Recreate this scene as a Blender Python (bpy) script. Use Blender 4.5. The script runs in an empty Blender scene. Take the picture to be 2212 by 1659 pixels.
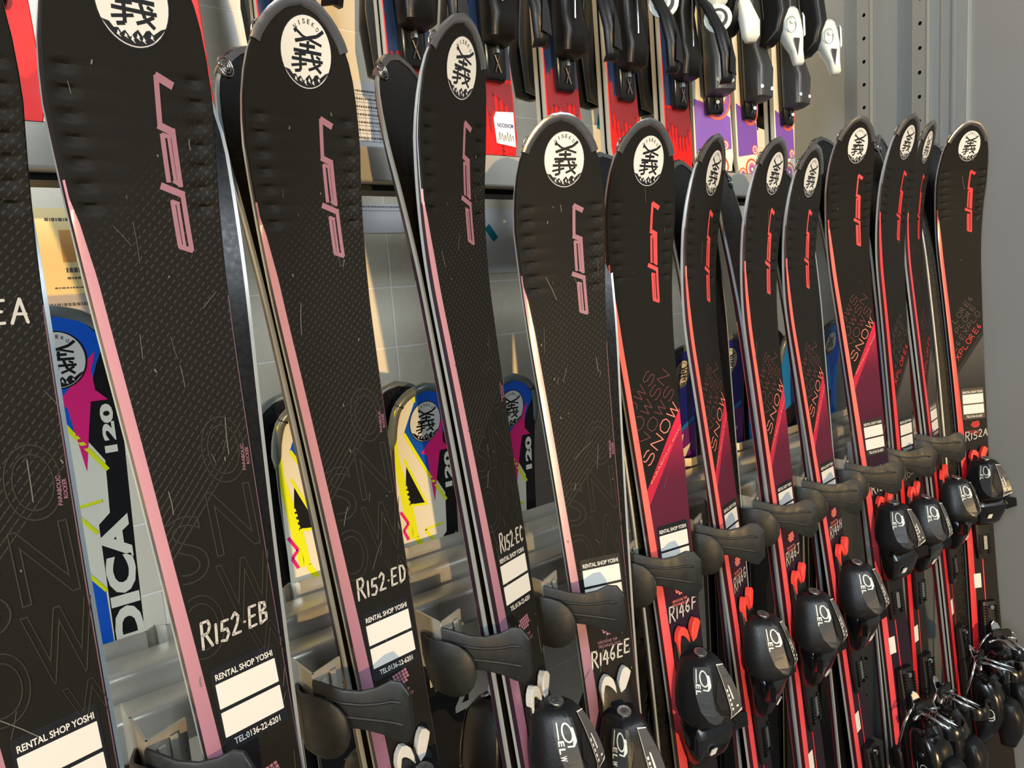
import bpy, bmesh, math, random
from mathutils import Vector, Matrix
random.seed(7)
C = bpy.context.scene.collection
SC = bpy.context.scene
H = 1.40                                   # camera height above the floor

# ---------------------------------------------------------------- camera, world, lights, exposure
RM = [[0.789621, -0.609433, -0.071347], [-0.137915, -0.062974, -0.98844], [0.597895, 0.790332, -0.133775]]
cam = bpy.data.cameras.new('camera'); camo = bpy.data.objects.new('camera', cam); C.objects.link(camo)
cam.sensor_fit = 'HORIZONTAL'; cam.sensor_width = 36.0; cam.lens = 1500.0 / 2212 * 36; cam.clip_start = 0.02
r, u, b = Vector(RM[0]), -Vector(RM[1]), -Vector(RM[2])
camo.matrix_world = Matrix(((r.x, u.x, b.x, 0), (r.y, u.y, b.y, 0), (r.z, u.z, b.z, H), (0, 0, 0, 1)))
SC.camera = camo
SC.view_settings.view_transform = 'Standard'; SC.view_settings.look = 'None'
SC.view_settings.exposure = 0.0; SC.view_settings.gamma = 1.0; SC.view_settings.use_curve_mapping = False
w = bpy.data.worlds.new('shop_ambient'); SC.world = w; w.use_nodes = True
w.node_tree.nodes['Background'].inputs[0].default_value = (0.80, 0.90, 1.0, 1)
w.node_tree.nodes['Background'].inputs[1].default_value = 0.34

def lamp(name, kind, loc, target, energy, color, size=0.1, spot=60, size_y=None):
    l = bpy.data.lights.new(name, kind); l.energy = energy; l.color = color
    if kind == 'AREA':
        l.size = size
        if size_y: l.shape = 'RECTANGLE'; l.size_y = size_y
    else:
        l.shadow_soft_size = size
    if kind == 'SPOT': l.spot_size = math.radians(spot); l.spot_blend = 0.5
    o = bpy.data.objects.new(name, l); C.objects.link(o); o.location = loc
    o.rotation_euler = (Vector(target) - Vector(loc)).to_track_quat('-Z', 'Y').to_euler()
    return o
WARM = (1.0, 0.74, 0.42); COOL = (0.82, 0.92, 1.0)
sun = bpy.data.lights.new('low_evening_sun', 'SUN'); sun.energy = 2.9; sun.color = (1.0, 0.66, 0.28); sun.angle = math.radians(0.9)
suno = bpy.data.objects.new('low_evening_sun', sun); C.objects.link(suno)
suno.rotation_euler = Vector((0.38, 1.0, -0.040)).to_track_quat('-Z', 'Y').to_euler()
lamp('ceiling_panel_cool', 'AREA', (0.9, -1.7, 2.9), (1.1, 0.8, 1.2), 44, COOL, 1.4, size_y=0.7)
lamp('fill_left_cool', 'AREA', (-2.1, -0.7, 2.25), (1.5, 0.8, 1.3), 74, COOL, 0.5, size_y=1.4)  # unseen cool fill, added to brighten the faces turned left

# ---------------------------------------------------------------- materials
def lin(c):
    return tuple(((v / 255) / 12.92 if v / 255 <= 0.04045 else ((v / 255 + 0.055) / 1.055) ** 2.4) for v in c) + (1.0,)
MATS = {}
def mat(name, rgb, rough=0.5, metal=0.0, coat=0.0, alpha=None, trans=0.0, noise=0.0, nscale=40.0, bump=0.0, spec=0.5):
    if name in MATS: return MATS[name]
    m = bpy.data.materials.new(name); m.use_nodes = True; nt = m.node_tree; p = nt.nodes['Principled BSDF']
    p.inputs['Base Color'].default_value = lin(rgb); p.inputs['Roughness'].default_value = rough
    p.inputs['Metallic'].default_value = metal; p.inputs['Coat Weight'].default_value = coat
    p.inputs['Coat Roughness'].default_value = 0.12; p.inputs['Transmission Weight'].default_value = trans
    p.inputs['Specular IOR Level'].default_value = spec
    n = nt.nodes.new('ShaderNodeTexNoise'); n.inputs['Scale'].default_value = nscale; n.inputs['Detail'].default_value = 6
    tc = nt.nodes.new('ShaderNodeTexCoord'); nt.links.new(tc.outputs['Object'], n.inputs['Vector'])
    mr = nt.nodes.new('ShaderNodeMapRange'); mr.inputs['To Min'].default_value = max(0.02, rough - 0.10 - noise)
    mr.inputs['To Max'].default_value = min(1, rough + 0.10 + noise)
    nt.links.new(n.outputs['Fac'], mr.inputs['Value']); nt.links.new(mr.outputs[0], p.inputs['Roughness'])
    if bump:
        bp = nt.nodes.new('ShaderNodeBump'); bp.inputs['Strength'].default_value = bump; bp.inputs['Distance'].default_value = 0.001
        nt.links.new(n.outputs['Fac'], bp.inputs['Height']); nt.links.new(bp.outputs[0], p.inputs['Normal'])
    MATS[name] = m
    return m
class NT:
    """small helper to write math node chains"""
    def __init__(s, m): s.nt = m.node_tree; s.p = s.nt.nodes['Principled BSDF']
    def m(s, op, a, b=0.0, c=0.0, clamp=False):
        n = s.nt.nodes.new('ShaderNodeMath'); n.operation = op; n.use_clamp = clamp
        for i, v in enumerate((a, b, c)):
            if hasattr(v, 'is_output'): s.nt.links.new(v, n.inputs[i])
            else: n.inputs[i].default_value = v
        return n.outputs[0]
    def mix(s, f, a, b):
        n = s.nt.nodes.new('ShaderNodeMix'); n.data_type = 'RGBA'
        for i, v in ((0, f), (6, a), (7, b)):
            if hasattr(v, 'is_output'): s.nt.links.new(v, n.inputs[i])
            else: n.inputs[i].default_value = v
        return n.outputs[2]
    def sm(s, x, lo, hi):
        n = s.nt.nodes.new('ShaderNodeMapRange'); n.interpolation_type = 'SMOOTHSTEP'
        s.nt.links.new(x, n.inputs['Value']); n.inputs['From Min'].default_value = lo; n.inputs['From Max'].default_value = hi
        return n.outputs[0]
    def uv(s):
        n = s.nt.nodes.new('ShaderNodeUVMap'); n.uv_map = 'ws'; x = s.nt.nodes.new('ShaderNodeSeparateXYZ')
        s.nt.links.new(n.outputs[0], x.inputs[0]); return x.outputs[0], x.outputs[1], n.outputs[0]
    def noise(s, vec, scale, detail=5):
        n = s.nt.nodes.new('ShaderNodeTexNoise'); n.inputs['Scale'].default_value = scale; n.inputs['Detail'].default_value = detail
        s.nt.links.new(vec, n.inputs['Vector']); return n.outputs['Fac']

def topsheet(kind):
    name = 'topsheet_' + kind
    m = mat(name, (30, 29, 27), 0.34, coat=0.0, spec=0.07); t = NT(m); w_, s_, uv = t.uv()
    dark = lin((33, 32, 30)); n1 = t.noise(uv, 1400, 2); n2 = t.noise(uv, 60, 6)
    col = t.mix(t.sm(n1, 0.3, 0.75), lin((25, 24, 22)), lin((34, 33, 30)))
    if kind == 'violet':
        # fine diagonal pinstripes, dashed, only on the shovel
        d = t.m('ADD', t.m('MULTIPLY', w_, 0.74), t.m('MULTIPLY', s_, 0.67))
        e = t.m('SUBTRACT', t.m('MULTIPLY', w_, 0.67), t.m('MULTIPLY', s_, 0.74))
        f = t.m('FRACT', t.m('DIVIDE', d, 0.0046)); ln = t.m('MULTIPLY', t.m('GREATER_THAN', f, 0.80), 1.0)
        g = t.m('FRACT', t.m('DIVIDE', e, 0.0062)); dash = t.m('GREATER_THAN', g, t.m('MULTIPLY', t.sm(t.m('SUBTRACT', 0.46, s_), 0.0, 0.16), 0.45))
        reg = t.m('MULTIPLY', t.sm(t.m('ADD', s_, t.m('MULTIPLY', w_, 1.0)), 0.14, 0.22), t.m('LESS_THAN', t.m('ADD', s_, t.m('MULTIPLY', w_, 1.1)), 0.42))
        col = t.mix(t.m('MULTIPLY', t.m('MULTIPLY', ln, dash), t.m('MULTIPLY', reg, 0.60)), col, lin((66, 63, 57)))
    if kind == 'red':
        # burgundy field under a diagonal border that curves along the stripe
        b1 = t.m('ADD', s_, t.m('MULTIPLY', w_, 1.38)); cv = t.m('MULTIPLY', t.m('POWER', t.m('MAXIMUM', t.m('SUBTRACT', -0.030, w_), 0.0), 2.0), -260.0)
        fld = t.m('GREATER_THAN', t.m('ADD', b1, cv), 0.425)
        deep = t.sm(s_, 0.34, 0.60)
        cr = t.mix(t.sm(s_, 0.36, 0.47), lin((168, 38, 66)), lin((84, 32, 50)))
        cr = t.mix(t.sm(s_, 0.47, 0.66), cr, lin((36, 28, 38)))
        band = t.m('MULTIPLY', t.m('LESS_THAN', t.m('ADD', b1, cv), 0.447), 0.55)
        cr = t.mix(band, cr, lin((214, 44, 70)))
        col = t.mix(fld, col, cr)
        rest = t.sm(s_, 0.50, 0.60)
    if kind == 'explore':
        b1 = t.m('ADD', s_, t.m('MULTIPLY', w_, 1.22)); fld = t.m('GREATER_THAN', b1, 0.486)
        bd = t.m('MULTIPLY', fld, t.m('LESS_THAN', b1, 0.499))
        col = t.mix(fld, col, t.mix(t.sm(s_, 0.44, 0.62), lin((78, 76, 72)), lin((34, 33, 32))))
        col = t.mix(bd, col, lin((44, 43, 42)))
    # scuffs: sparse pale flecks and hairlines
    v = t.nt.nodes.new('ShaderNodeMapping'); v.inputs['Scale'].default_value = (26, 2.4, 1); v.inputs['Rotation'].default_value = (0, 0, 0.35)
    t.nt.links.new(uv, v.inputs['Vector']); h = t.noise(v.outputs[0], 16, 9)
    fl = t.noise(uv, 330, 3); amt = {'violet': 0.55, 'red': 0.22, 'explore': 0.3}[kind]
    sc = t.m('MULTIPLY', t.m('MAXIMUM', t.sm(h, 0.735, 0.77), t.sm(fl, 0.77, 0.80)), amt)
    col = t.mix(sc, col, lin((190, 186, 176)))
    t.nt.links.new(col, t.p.inputs['Base Color'])
    t.nt.links.new(t.m('ADD', 0.33, t.m('MULTIPLY', n2, 0.22)), t.p.inputs['Roughness'])
    return m
def stripe(kind, a, b_):
    m = mat('stripe_' + kind, a, 0.32, coat=0.2); t = NT(m); w_, s_, uv = t.uv()
    t.nt.links.new(t.mix(t.sm(s_, 0.44, 0.74), lin(a), lin(b_)), t.p.inputs['Base Color'])
    return m
TOP = {k: topsheet(k) for k in ('violet', 'red', 'explore')}
STR = {'violet': stripe('violet', (178, 126, 134), (118, 82, 108)), 'red': stripe('red', (236, 102, 90), (204, 70, 76)), 'explore': stripe('explore', (214, 58, 62), (196, 34, 40))}
LOGOM = {'violet': mat('logo_mauve', (142, 98, 108), 0.4), 'red': mat('logo_coral', (212, 72, 70), 0.4), 'explore': mat('logo_red', (214, 44, 48), 0.4)}
SIDE = {'violet': mat('sidewall_black', (38, 26, 34), 0.3, coat=0.3), 'red': mat('sidewall_crimson', (56, 14, 24), 0.3, coat=0.3), 'explore': mat('sidewall_red', (52, 10, 16), 0.3, coat=0.3)}
BASE = mat('ski_base_black', (12, 11, 10), 0.30, coat=0.0, spec=.35, noise=0.08, nscale=220, bump=0.05)
STEEL = mat('steel_edge', (176, 182, 182), 0.34, 0.5, noise=0.05)
GUARD = mat('tip_guard_grey', (138, 134, 130), 0.22, 0.92, coat=0.2, nscale=120)
WHITE = mat('sticker_white', (206, 205, 198), 0.42); BLACK = mat('sticker_black', (14, 13, 16), 0.35, coat=0.2); INK = mat('paint_marker_silver', (176, 173, 164), 0.5)
INKF = mat('paint_marker_faded', (128, 124, 116), 0.55)
OUTL = {'violet': mat('outline_grey', (43, 41, 38), 0.5, spec=.15), 'red': mat('outline_dim_red', (112, 56, 56), 0.4), 'explore': mat('outline_dim', (84, 66, 62), 0.4)}
CORAL = mat('print_coral', (246, 130, 112), 0.4); PMAUVE = mat('print_mauve', (150, 100, 118), 0.4)
PLAS = mat('binding_plastic', (22, 22, 23), 0.36, spec=0.3, nscale=500, bump=0.15); PLASG = mat('binding_plastic_gloss', (15, 15, 16), 0.2, coat=0.3, spec=.4)
PLASD = mat('binding_plastic_grey', (52, 54, 56), 0.36); HOLE = mat('recess_black', (6, 6, 6), 0.6)
RUB = mat('rubber_black', (27, 29, 29), 0.5, spec=.4, noise=0.12, nscale=90, bump=0.12); CHEVW = mat('chevron_white', (186, 184, 176), 0.32)
CHEVR = mat('chevron_coral', (232, 66, 54), 0.32); SCREW = mat('screw_zinc', (196, 202, 200), 0.28, 1.0); CHROME = mat('chrome', (225, 228, 226), 0.12, 1.0)
SCRM = mat('scuff_grey', (98, 95, 88), .5); CLEAR = mat('window_clear', (84, 82, 80), 0.12, 0.3, coat=1.0)
STL = mat('rack_steel_satin', (182, 178, 166), 0.34, 0.5, noise=0.06, nscale=160, bump=0.05)
GREYP = mat('grey_painted_metal', (132, 138, 140), 0.42, 0.15, noise=0.04, nscale=30, bump=0.06)
GREYL = mat('grey_painted_post', (134, 137, 134), 0.40, 0.2, nscale=60)
BEIGE = mat('shelf_beige_metal', (176, 172, 160), 0.38, 0.25, nscale=60)
WHT = mat('binding_white', (216, 222, 214), 0.30, coat=0.3); WHTS = mat('binding_pale_grey', (150, 158, 154), 0.35)  # white plastic, and a greyer tone for dial rings and disc centres

# ---------------------------------------------------------------- mesh helpers
class MB:
    def __init__(s): s.v = []; s.f = []; s.m = []; s.uv = None; s.mats = []
    def mi(s, m):
        if m not in s.mats: s.mats.append(m)
        return s.mats.index(m)
    def add(s, vs, fs, m):
        o = len(s.v); s.v += [tuple(x) for x in vs]; k = s.mi(m)
        for f in fs: s.f.append(tuple(o + i for i in f)); s.m.append(k)
        return s
    def box(s, c, d, m, M=None):
        x, y, z = d[0] / 2, d[1] / 2, d[2] / 2
        vs = [Vector((i * x, j * y, k * z)) for i in (-1, 1) for j in (-1, 1) for k in (-1, 1)]
        if M: vs = [M @ v for v in vs]
        vs = [v + Vector(c) for v in vs]
        return s.add(vs, [(0, 1, 3, 2), (4, 6, 7, 5), (0, 4, 5, 1), (2, 3, 7, 6), (0, 2, 6, 4), (1, 5, 7, 3)], m)
    def tube(s, pts, rad, m, n=10, caps=True):
        pts = [Vector(p) for p in pts]; rr = rad if isinstance(rad, (list, tuple)) else [rad] * len(pts)
        vs = []; up = None
        for i, p in enumerate(pts):
            d = (pts[min(i + 1, len(pts) - 1)] - pts[max(i - 1, 0)]).normalized()
            if up is None: up = Vector((0, 0, 1)) if abs(d.z) < 0.9 else Vector((1, 0, 0))
            a = d.cross(up).normalized(); bb = a.cross(d).normalized(); up = bb
            for j in range(n):
                t = 2 * math.pi * j / n; vs.append(p + rr[i] * (math.cos(t) * a + math.sin(t) * bb))
        fs = [(i * n + j, i * n + (j + 1) % n, (i + 1) * n + (j + 1) % n, (i + 1) * n + j) for i in range(len(pts) - 1) for j in range(n)]
        if caps: fs += [tuple(range(n))[::-1], tuple(range((len(pts) - 1) * n, len(pts) * n))]
        return s.add(vs, fs, m)
    def loft(s, rings, m, caps=True, closed=True):
        n = len(rings[0]); vs = [p for q in rings for p in q]; kk = n if closed else n - 1
        fs = [(i * n + j, i * n + (j + 1) % n, (i + 1) * n + (j + 1) % n, (i + 1) * n + j) for i in range(len(rings) - 1) for j in range(kk)]
        if caps: fs += [tuple(range(n))[::-1], tuple(range((len(rings) - 1) * n, len(rings) * n))]
        return s.add(vs, fs, m)
    def prism(s, poly, fn, h, m):
        """2-D polygon swept between fn(p, 0) and fn(p, h)"""
        n = len(poly); vs = [fn(p, 0) for p in poly] + [fn(p, h) for p in poly]
        return s.add(vs, [tuple(range(n)), tuple(range(n, 2 * n))[::-1]] + [(i, n + i, n + (i + 1) % n, (i + 1) % n) for i in range(n)], m)
    def build(s, name, parent=None, smooth=False, bevel=0, sub=0, M=None, auto=None):
        me = bpy.data.meshes.new(name); me.from_pydata(s.v, [], s.f)
        for m in s.mats: me.materials.append(m)
        me.polygons.foreach_set('material_index', s.m)
        if s.uv:
            l = me.uv_layers.new(name='ws')
            for lo in me.loops: l.data[lo.index].uv = s.uv[lo.vertex_index]
        bm = bmesh.new(); bm.from_mesh(me); bmesh.ops.recalc_face_normals(bm, faces=bm.faces); bm.to_mesh(me); bm.free()
        if smooth:
            me.polygons.foreach_set('use_smooth', [True] * len(me.polygons))
            if auto: me.set_sharp_from_angle(angle=math.radians(auto))
        me.update(); o = bpy.data.objects.new(name, me); C.objects.link(o)
        if parent: o.parent = parent
        if bevel:
            md = o.modifiers.new('bevel', 'BEVEL'); md.width = bevel; md.segments = 2; md.limit_method = 'ANGLE'; md.angle_limit = math.radians(35)
        if sub:
            md = o.modifiers.new('sub', 'SUBSURF'); md.levels = sub; md.render_levels = sub
        if M: o.matrix_world = M
        return o
def tag(o, label, cat, group=None):
    o['label'] = label; o['category'] = cat
    if group: o['group'] = group
    return o
def thing(name, M, label, cat, group=None):
    o = bpy.data.objects.new(name, None); C.objects.link(o); o.matrix_world = M; o.empty_display_size = 0.02
    return tag(o, label, cat, group)
def struct(o): o['kind'] = 'structure'; return o

# ---------------------------------------------------------------- 2-D shapes in (w, s): w across, s down from the tip
def ribbon(pts, wd, rnd=True):
    """list of polygons for a stroke"""
    out = []
    for (a, b_) in zip(pts[:-1], pts[1:]):
        a, b_ = Vector(a), Vector(b_); d = (b_ - a); L = d.length
        if L < 1e-7: continue
        d /= L; n = Vector((-d.y, d.x)) * wd / 2
        out.append([a + n, b_ + n, b_ - n, a - n])
    if rnd:
        for p in pts: out.append([Vector(p) + Vector((math.cos(t), math.sin(t))) * wd / 2 for t in [k * math.pi / 4 for k in range(8)]])
    return out
def slab(pts, wd):
    a, b_ = Vector(pts[0]), Vector(pts[1]); d = (b_ - a).normalized() * wd * .32; return ribbon([a - d, b_ + d], wd * 1.16, False)
def ell(c, rx, ry, n=40): return [Vector((c[0] + rx * math.cos(2 * math.pi * k / n), c[1] + ry * math.sin(2 * math.pi * k / n))) for k in range(n)]
def rrect(x0, y0, x1, y1, r_=0.003):
    o = []
    for cx, cy, a0 in ((x1 - r_, y1 - r_, 0), (x0 + r_, y1 - r_, 90), (x0 + r_, y0 + r_, 180), (x1 - r_, y0 + r_, 270)):
        for k in range(5): t = math.radians(a0 + k * 22.5); o.append(Vector((cx + r_ * math.cos(t), cy + r_ * math.sin(t))))
    return o
_tc = {}
def text_geo(body, outline=0.0, bold=0.0):
    """vertices and faces of a word, cap height 1, starting at x = 0"""
    k = (body, outline, bold)
    if k in _tc: return _tc[k]
    cu = bpy.data.curves.new('word', 'FONT'); cu.body = body; cu.size = 1.0; cu.resolution_u = 8 if outline else 3
    if outline: cu.fill_mode = 'NONE'; cu.bevel_depth = outline; cu.bevel_resolution = 0
    elif bold: cu.offset = bold
    o = bpy.data.objects.new('word', cu); C.objects.link(o)
    dg = bpy.context.evaluated_depsgraph_get(); ev = o.evaluated_get(dg); me = ev.to_mesh()
    vs = [v.co.copy() for v in me.vertices]; fs = [tuple(p.vertices) for p in me.polygons]
    ev.to_mesh_clear(); bpy.data.objects.remove(o); bpy.data.curves.remove(cu)
    x0 = min(v.x for v in vs); x1 = max(v.x for v in vs); y0 = min(v.y for v in vs); y1 = max(v.y for v in vs)
    vs = [((v.x - x0) / (x1 - x0), (v.y - y0) / (y1 - y0), v.z) for v in vs]
    _tc[k] = (vs, fs); return _tc[k]
def text2d(body, org, length, height, ang=0.0, outline=0.0, bold=0.0):
    """2-D text in (w, s) space: ang turns anticlockwise as seen on the ski; returns verts (w, s, lift) and faces"""
    vs, fs = text_geo(body, outline, bold); ca, sa = math.cos(ang), math.sin(ang)
    return [(org[0] + x * length * ca - y * height * sa, org[1] - (x * length * sa + y * height * ca), (z / outline * .00016 if outline else 0.0)) for x, y, z in vs], fs

# ---------------------------------------------------------------- ski shape
def lerp(x, xs, ys):
    if x <= xs[0]: return ys[0]
    for i in range(1, len(xs)):
        if x <= xs[i]: return ys[i - 1] + (ys[i] - ys[i - 1]) * (x - xs[i - 1]) / (xs[i] - xs[i - 1])
    return ys[-1]
def hw(s, L):
    a = lerp(s, [0, .002, .006, .012, .02, .03, .045, .06, .08, .10, .12], [0.003, .014, .024, .0325, .0402, .0470, .0535, .0575, .0605, .062, .0625])
    k = L / 1.46; sw = .12; sm = .80 * k; st = L - .07
    if s >= .12:
        a = .0375 + .025 * max(0, (sm - s) / (sm - sw)) ** 1.9 if s < sm else .0375 + .015 * min(1, max(0, (s - sm) / (st - sm))) ** 1.9
        if s > L - .05: a *= math.sqrt(max(0.15, 1 - ((s - L + .05) / .056) ** 2))
    return a - .005 * min(1, a / .03)
def dc(s, A, s0=.30): return A * max(0, (s0 - s) / s0) ** 2.2
def thick(s): return lerp(s, [0, .05, .25, .5, 1.2, 1.5], [.0055, .006, .0095, .0105, .0105, .008])
def surf(L, A, off=0.0004):
    return lambda w_, s_, e=0.0: Vector((w_, -(dc(s_, A) + off + e), L - s_))
def decal(name, items, fn, parent, L=None, clip=True, sharp=0.30, cuts=(), left=0.0):
    """items: (list of polygons or (verts, faces), material, lift). Cut along s so that it follows the bent tip."""
    mb = MB(); 
    for geo, m, lift in items:
        bm = bmesh.new()
        if isinstance(geo, tuple):
            vv = [bm.verts.new((x, y, z)) for x, y, z in geo[0]]
            for f in geo[1]:
                try: bm.faces.new([vv[i] for i in f])
                except ValueError: pass
        else:
            for poly in geo:
                try: bm.faces.new([bm.verts.new((p[0], p[1], 0)) for p in poly])
                except ValueError: pass
        ys = [v.co.y for v in bm.verts]
        if not ys: bm.free(); continue
        y = max(min(ys), 0); top = min(max(ys), sharp)
        while y < top:
            y += .007
            bmesh.ops.bisect_plane(bm, geom=bm.verts[:] + bm.edges[:] + bm.faces[:], plane_co=(0, y, 0), plane_no=(0, 1, 0), dist=1e-6)
        for xc in cuts: bmesh.ops.bisect_plane(bm, geom=bm.verts[:] + bm.edges[:] + bm.faces[:], plane_co=(xc, 0, 0), plane_no=(1, 0, 0), dist=1e-6)
        if L and clip:
            kill = [f for f in bm.faces if f.calc_center_median().x > hw(max(0, f.calc_center_median().y), L) - .0022 or f.calc_center_median().x < -hw(max(0, f.calc_center_median().y), L) + .0022 + left]
            bmesh.ops.delete(bm, geom=kill, context='FACES')
        bm.verts.index_update()
        mb.add([fn(v.co.x, v.co.y, lift + v.co.z) for v in bm.verts], [tuple(v.index for v in f.verts) for f in bm.faces], m); bm.free()
    if not mb.f: return None
    return mb.build(name, parent)

def stripe_w(s):
    return 0.0 if s < .178 else lerp(s, [.178, .20, .24, .45, .7, 1.4], [.0004, .0040, .0068, .0082, .0125, .0125])
def ski_body(kind, L, A, parent, dents=True):
    ss = [0, .001, .002, .004, .006, .009, .012, .016, .02, .025, .03, .037, .045, .052, .06, .07, .08]
    s = .088
    while s < .205: ss.append(s); s += .00165 if dents else .02
    s = .21
    while s < .32: ss.append(s); s += .012
    while s < L - .05: ss.append(s); s += .035
    ss += [L - .05, L - .04, L - .03, L - .02, L - .012, L - .006, L - .001]
    mb = MB(); mb.uv = []; rows = []
    mt = [TOP[kind], STR[kind], SIDE[kind], STEEL, BASE]
    for m in mt: mb.mi(m)
    DS = [.0925 + .0155 * i for i in range(7)]
    for s in ss:
        h = hw(s, L); T = thick(s); st = min(stripe_w(s), h * .5)
        cols = [-h, -h + max(st, .0012)] + [-h + st + f * (h - .0 - st - .0) for f in ()]
        rem = [max(.0012, x) for x in (.0035, .0065, .0095, .0125, .0155, .019, .024)]
        lft = [-h + max(st, .0012) + min(x, h * .8) * (h / .0575) for x in rem]
        rgt = [h - .0012 - min(x, h * .8) * (h / .0575) for x in rem][::-1]
        cols = cols + lft + [0.0] + rgt + [h - .0012, h]
        row = []
        for i, c_ in enumerate(cols):
            n = 0.0
            if i in (0, len(cols) - 1): n = -.0014
            if dents and .088 < s < .206 and abs(c_) < h - .001:
                dw = (h - abs(c_) - .0135) / .0066
                for q in DS:
                    if q <= s <= q + .0090:
                        x = (s - q) / .0090; n -= .0030 * math.exp(-dw ** 4) * (min(1, x / .17) * (1 - x) ** .8)
            row.append((c_, n))
        nt = len(row)
        se = min(.0036, T * .7); row += [(h + .0006, -T + se), (h + .0008, -T), (h - .0022, -T - .0001), (-h + .0022, -T - .0001), (-h - .0008, -T), (-h - .0006, -T + se)]
        rows.append(row)
        for (c_, n) in row: mb.v.append(Vector((c_, -(dc(s, A) + n), L - s))); mb.uv.append((c_, s))
    N = len(rows[0])
    for i in range(len(rows) - 1):
        for j in range(N):
            a = i * N + j; b_ = i * N + (j + 1) % N; mb.f.append((a, b_, b_ + N, a + N))
            if j == 0: k = 1 if ss[i] > .17 else 0
            elif j < nt - 2: k = 0
            elif j == nt - 2: k = 1 if ss[i] > .25 else 0
            elif j in (nt - 1, N - 1): k = 2
            elif j in (nt, N - 2): k = 3
            elif j in (nt + 1, N - 3): k = 3
            else: k = 4
            mb.m.append(k)
    mb.f.append(tuple(range(N))); mb.m.append(2); mb.f.append(tuple(range((len(rows) - 1) * N, len(rows) * N))[::-1]); mb.m.append(2)
    return mb.build('body', parent, smooth=True, auto=32)

def tip_guard(L, A, parent, m, s_end=.037, wid=.0075, fat=.0012):
    """metal or plastic hoop round the tip"""
    S_ = [s_end, .030, .024, .018, .013, .009, .006, .0035, .0015, .0004]
    path = [Vector((-hw(s, L), s)) for s in S_] + [Vector((0, -.0012))] + [Vector((hw(s, L), s)) for s in S_[::-1]]
    rings = []
    for i, p in enumerate(path):
        d = (path[min(i + 1, len(path) - 1)] - path[max(i - 1, 0)]).normalized(); nin = Vector((-d.y, d.x))
        if nin.dot(Vector((0, .05)) - p) < 0: nin = -nin
        o = p - nin * .0020; q = p + nin * wid; q2 = p + nin * (wid - .001); T = thick(max(p.y, 0))
        def at(v, n): return Vector((v.x, -(dc(max(v.y, 0), A) + n), L - v.y))
        rings.append([at(q, .0002), at(q2, fat), at(p + nin * .0015, fat * 1.6), at(o, fat * .4), at(o, -T * .6), at(p, -T - .0012), at(q2, -T - .0012), at(q, -T + .0004)])
    mb = MB(); mb.loft(rings, m)
    o = mb.build('tip_guard', parent, smooth=True, auto=50)
    # moulded swirl under the left and right ends, on the base side
    for sg in (-1, 1):
        mb = MB(); cx_ = sg * .036
        for rr, th in ((.0078, .0011), (.0050, .0009), (.0024, .0009)):
            pts = []
            for k in range(17):
                t = 2 * math.pi * k / 16; x = cx_ + rr * math.cos(t) * .9; s = .029 + rr * math.sin(t) * 1.25
                pts.append(Vector((x, -(dc(s, A) - thick(s) - .0010), L - s)))
            mb.tube(pts, th, m, 6)
        mb.build('guard_emblem', o, smooth=True)
    return o

LOGO = [([(0.0161, 0.0963), (0.0151, 0.1286)], 0.0032), ([(0.0167, 0.0961), (0.0261, 0.1007)], 0.005), ([(0.0149, 0.1298), (0.0233, 0.1334)], 0.0048), ([(0.0239, 0.1319), (0.0245, 0.1721)], 0.0032), ([(0.0204, 0.1366), (0.0211, 0.1696)], 0.0022), ([(0.0159, 0.1363), (0.0161, 0.1692)], 0.003), ([(0.0162, 0.136), (0.0211, 0.1372)], 0.0027), ([(0.0204, 0.169), (0.0249, 0.1718)], 0.003), ([(0.0112, 0.1732), (0.0251, 0.1788)], 0.0046), ([(0.0251, 0.1788), (0.0256, 0.2207)], 0.0032), ([(0.0205, 0.1854), (0.0208, 0.2179)], 0.0021), ([(0.0169, 0.1843), (0.0173, 0.218)], 0.003), ([(0.0169, 0.1841), (0.0211, 0.1857)], 0.0025), ([(0.0177, 0.2183), (0.0255, 0.2211)], 0.0034)]
KANJI = [([(-0.0062, 0.0285), (0.0012, 0.0337), (0.0195, 0.0393)], 0.0017), ([(-0.0062, 0.0285), (-0.0046, 0.0309)], 0.0027), ([(0.0213, 0.0278), (0.0152, 0.0323), (-0.0062, 0.038)], 0.0022), ([(-0.0021, 0.0407), (0.013, 0.0409)], 0.0022), ([(0.0062, 0.037), (0.0057, 0.0452)], 0.002), ([(-0.0078, 0.0451), (0.0192, 0.0459)], 0.0022), ([(-0.007, 0.0482), (0.004, 0.0475)], 0.0017), ([(-0.0098, 0.0517), (0.0204, 0.0524)], 0.002), ([(-0.0016, 0.0483), (-0.0017, 0.0606), (-0.0073, 0.0616)], 0.002), ([(-0.0104, 0.0575), (0.0045, 0.055)], 0.0017), ([(0.0095, 0.047), (0.012, 0.0558), (0.0184, 0.0614)], 0.002), ([(0.0184, 0.054), (0.012, 0.0576), (0.0061, 0.0598)], 0.0018), ([(0.014, 0.0483), (0.0179, 0.0503)], 0.0017)]
MTN = [(-0.0168, 0.0600), (-0.0121, 0.0610), (-0.0094, 0.0643), (-0.0064, 0.064), (-0.0048, 0.0669), (-0.0022, 0.0649), (0.001, 0.0690), (0.0039, 0.0658), (0.0066, 0.0635), (0.0094, 0.0674), (0.012, 0.0637), (0.0145, 0.0629), (0.017, 0.0656), (0.0224, 0.0615), (.0262, .0600)]
OC = (.0046, .0462)
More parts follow.
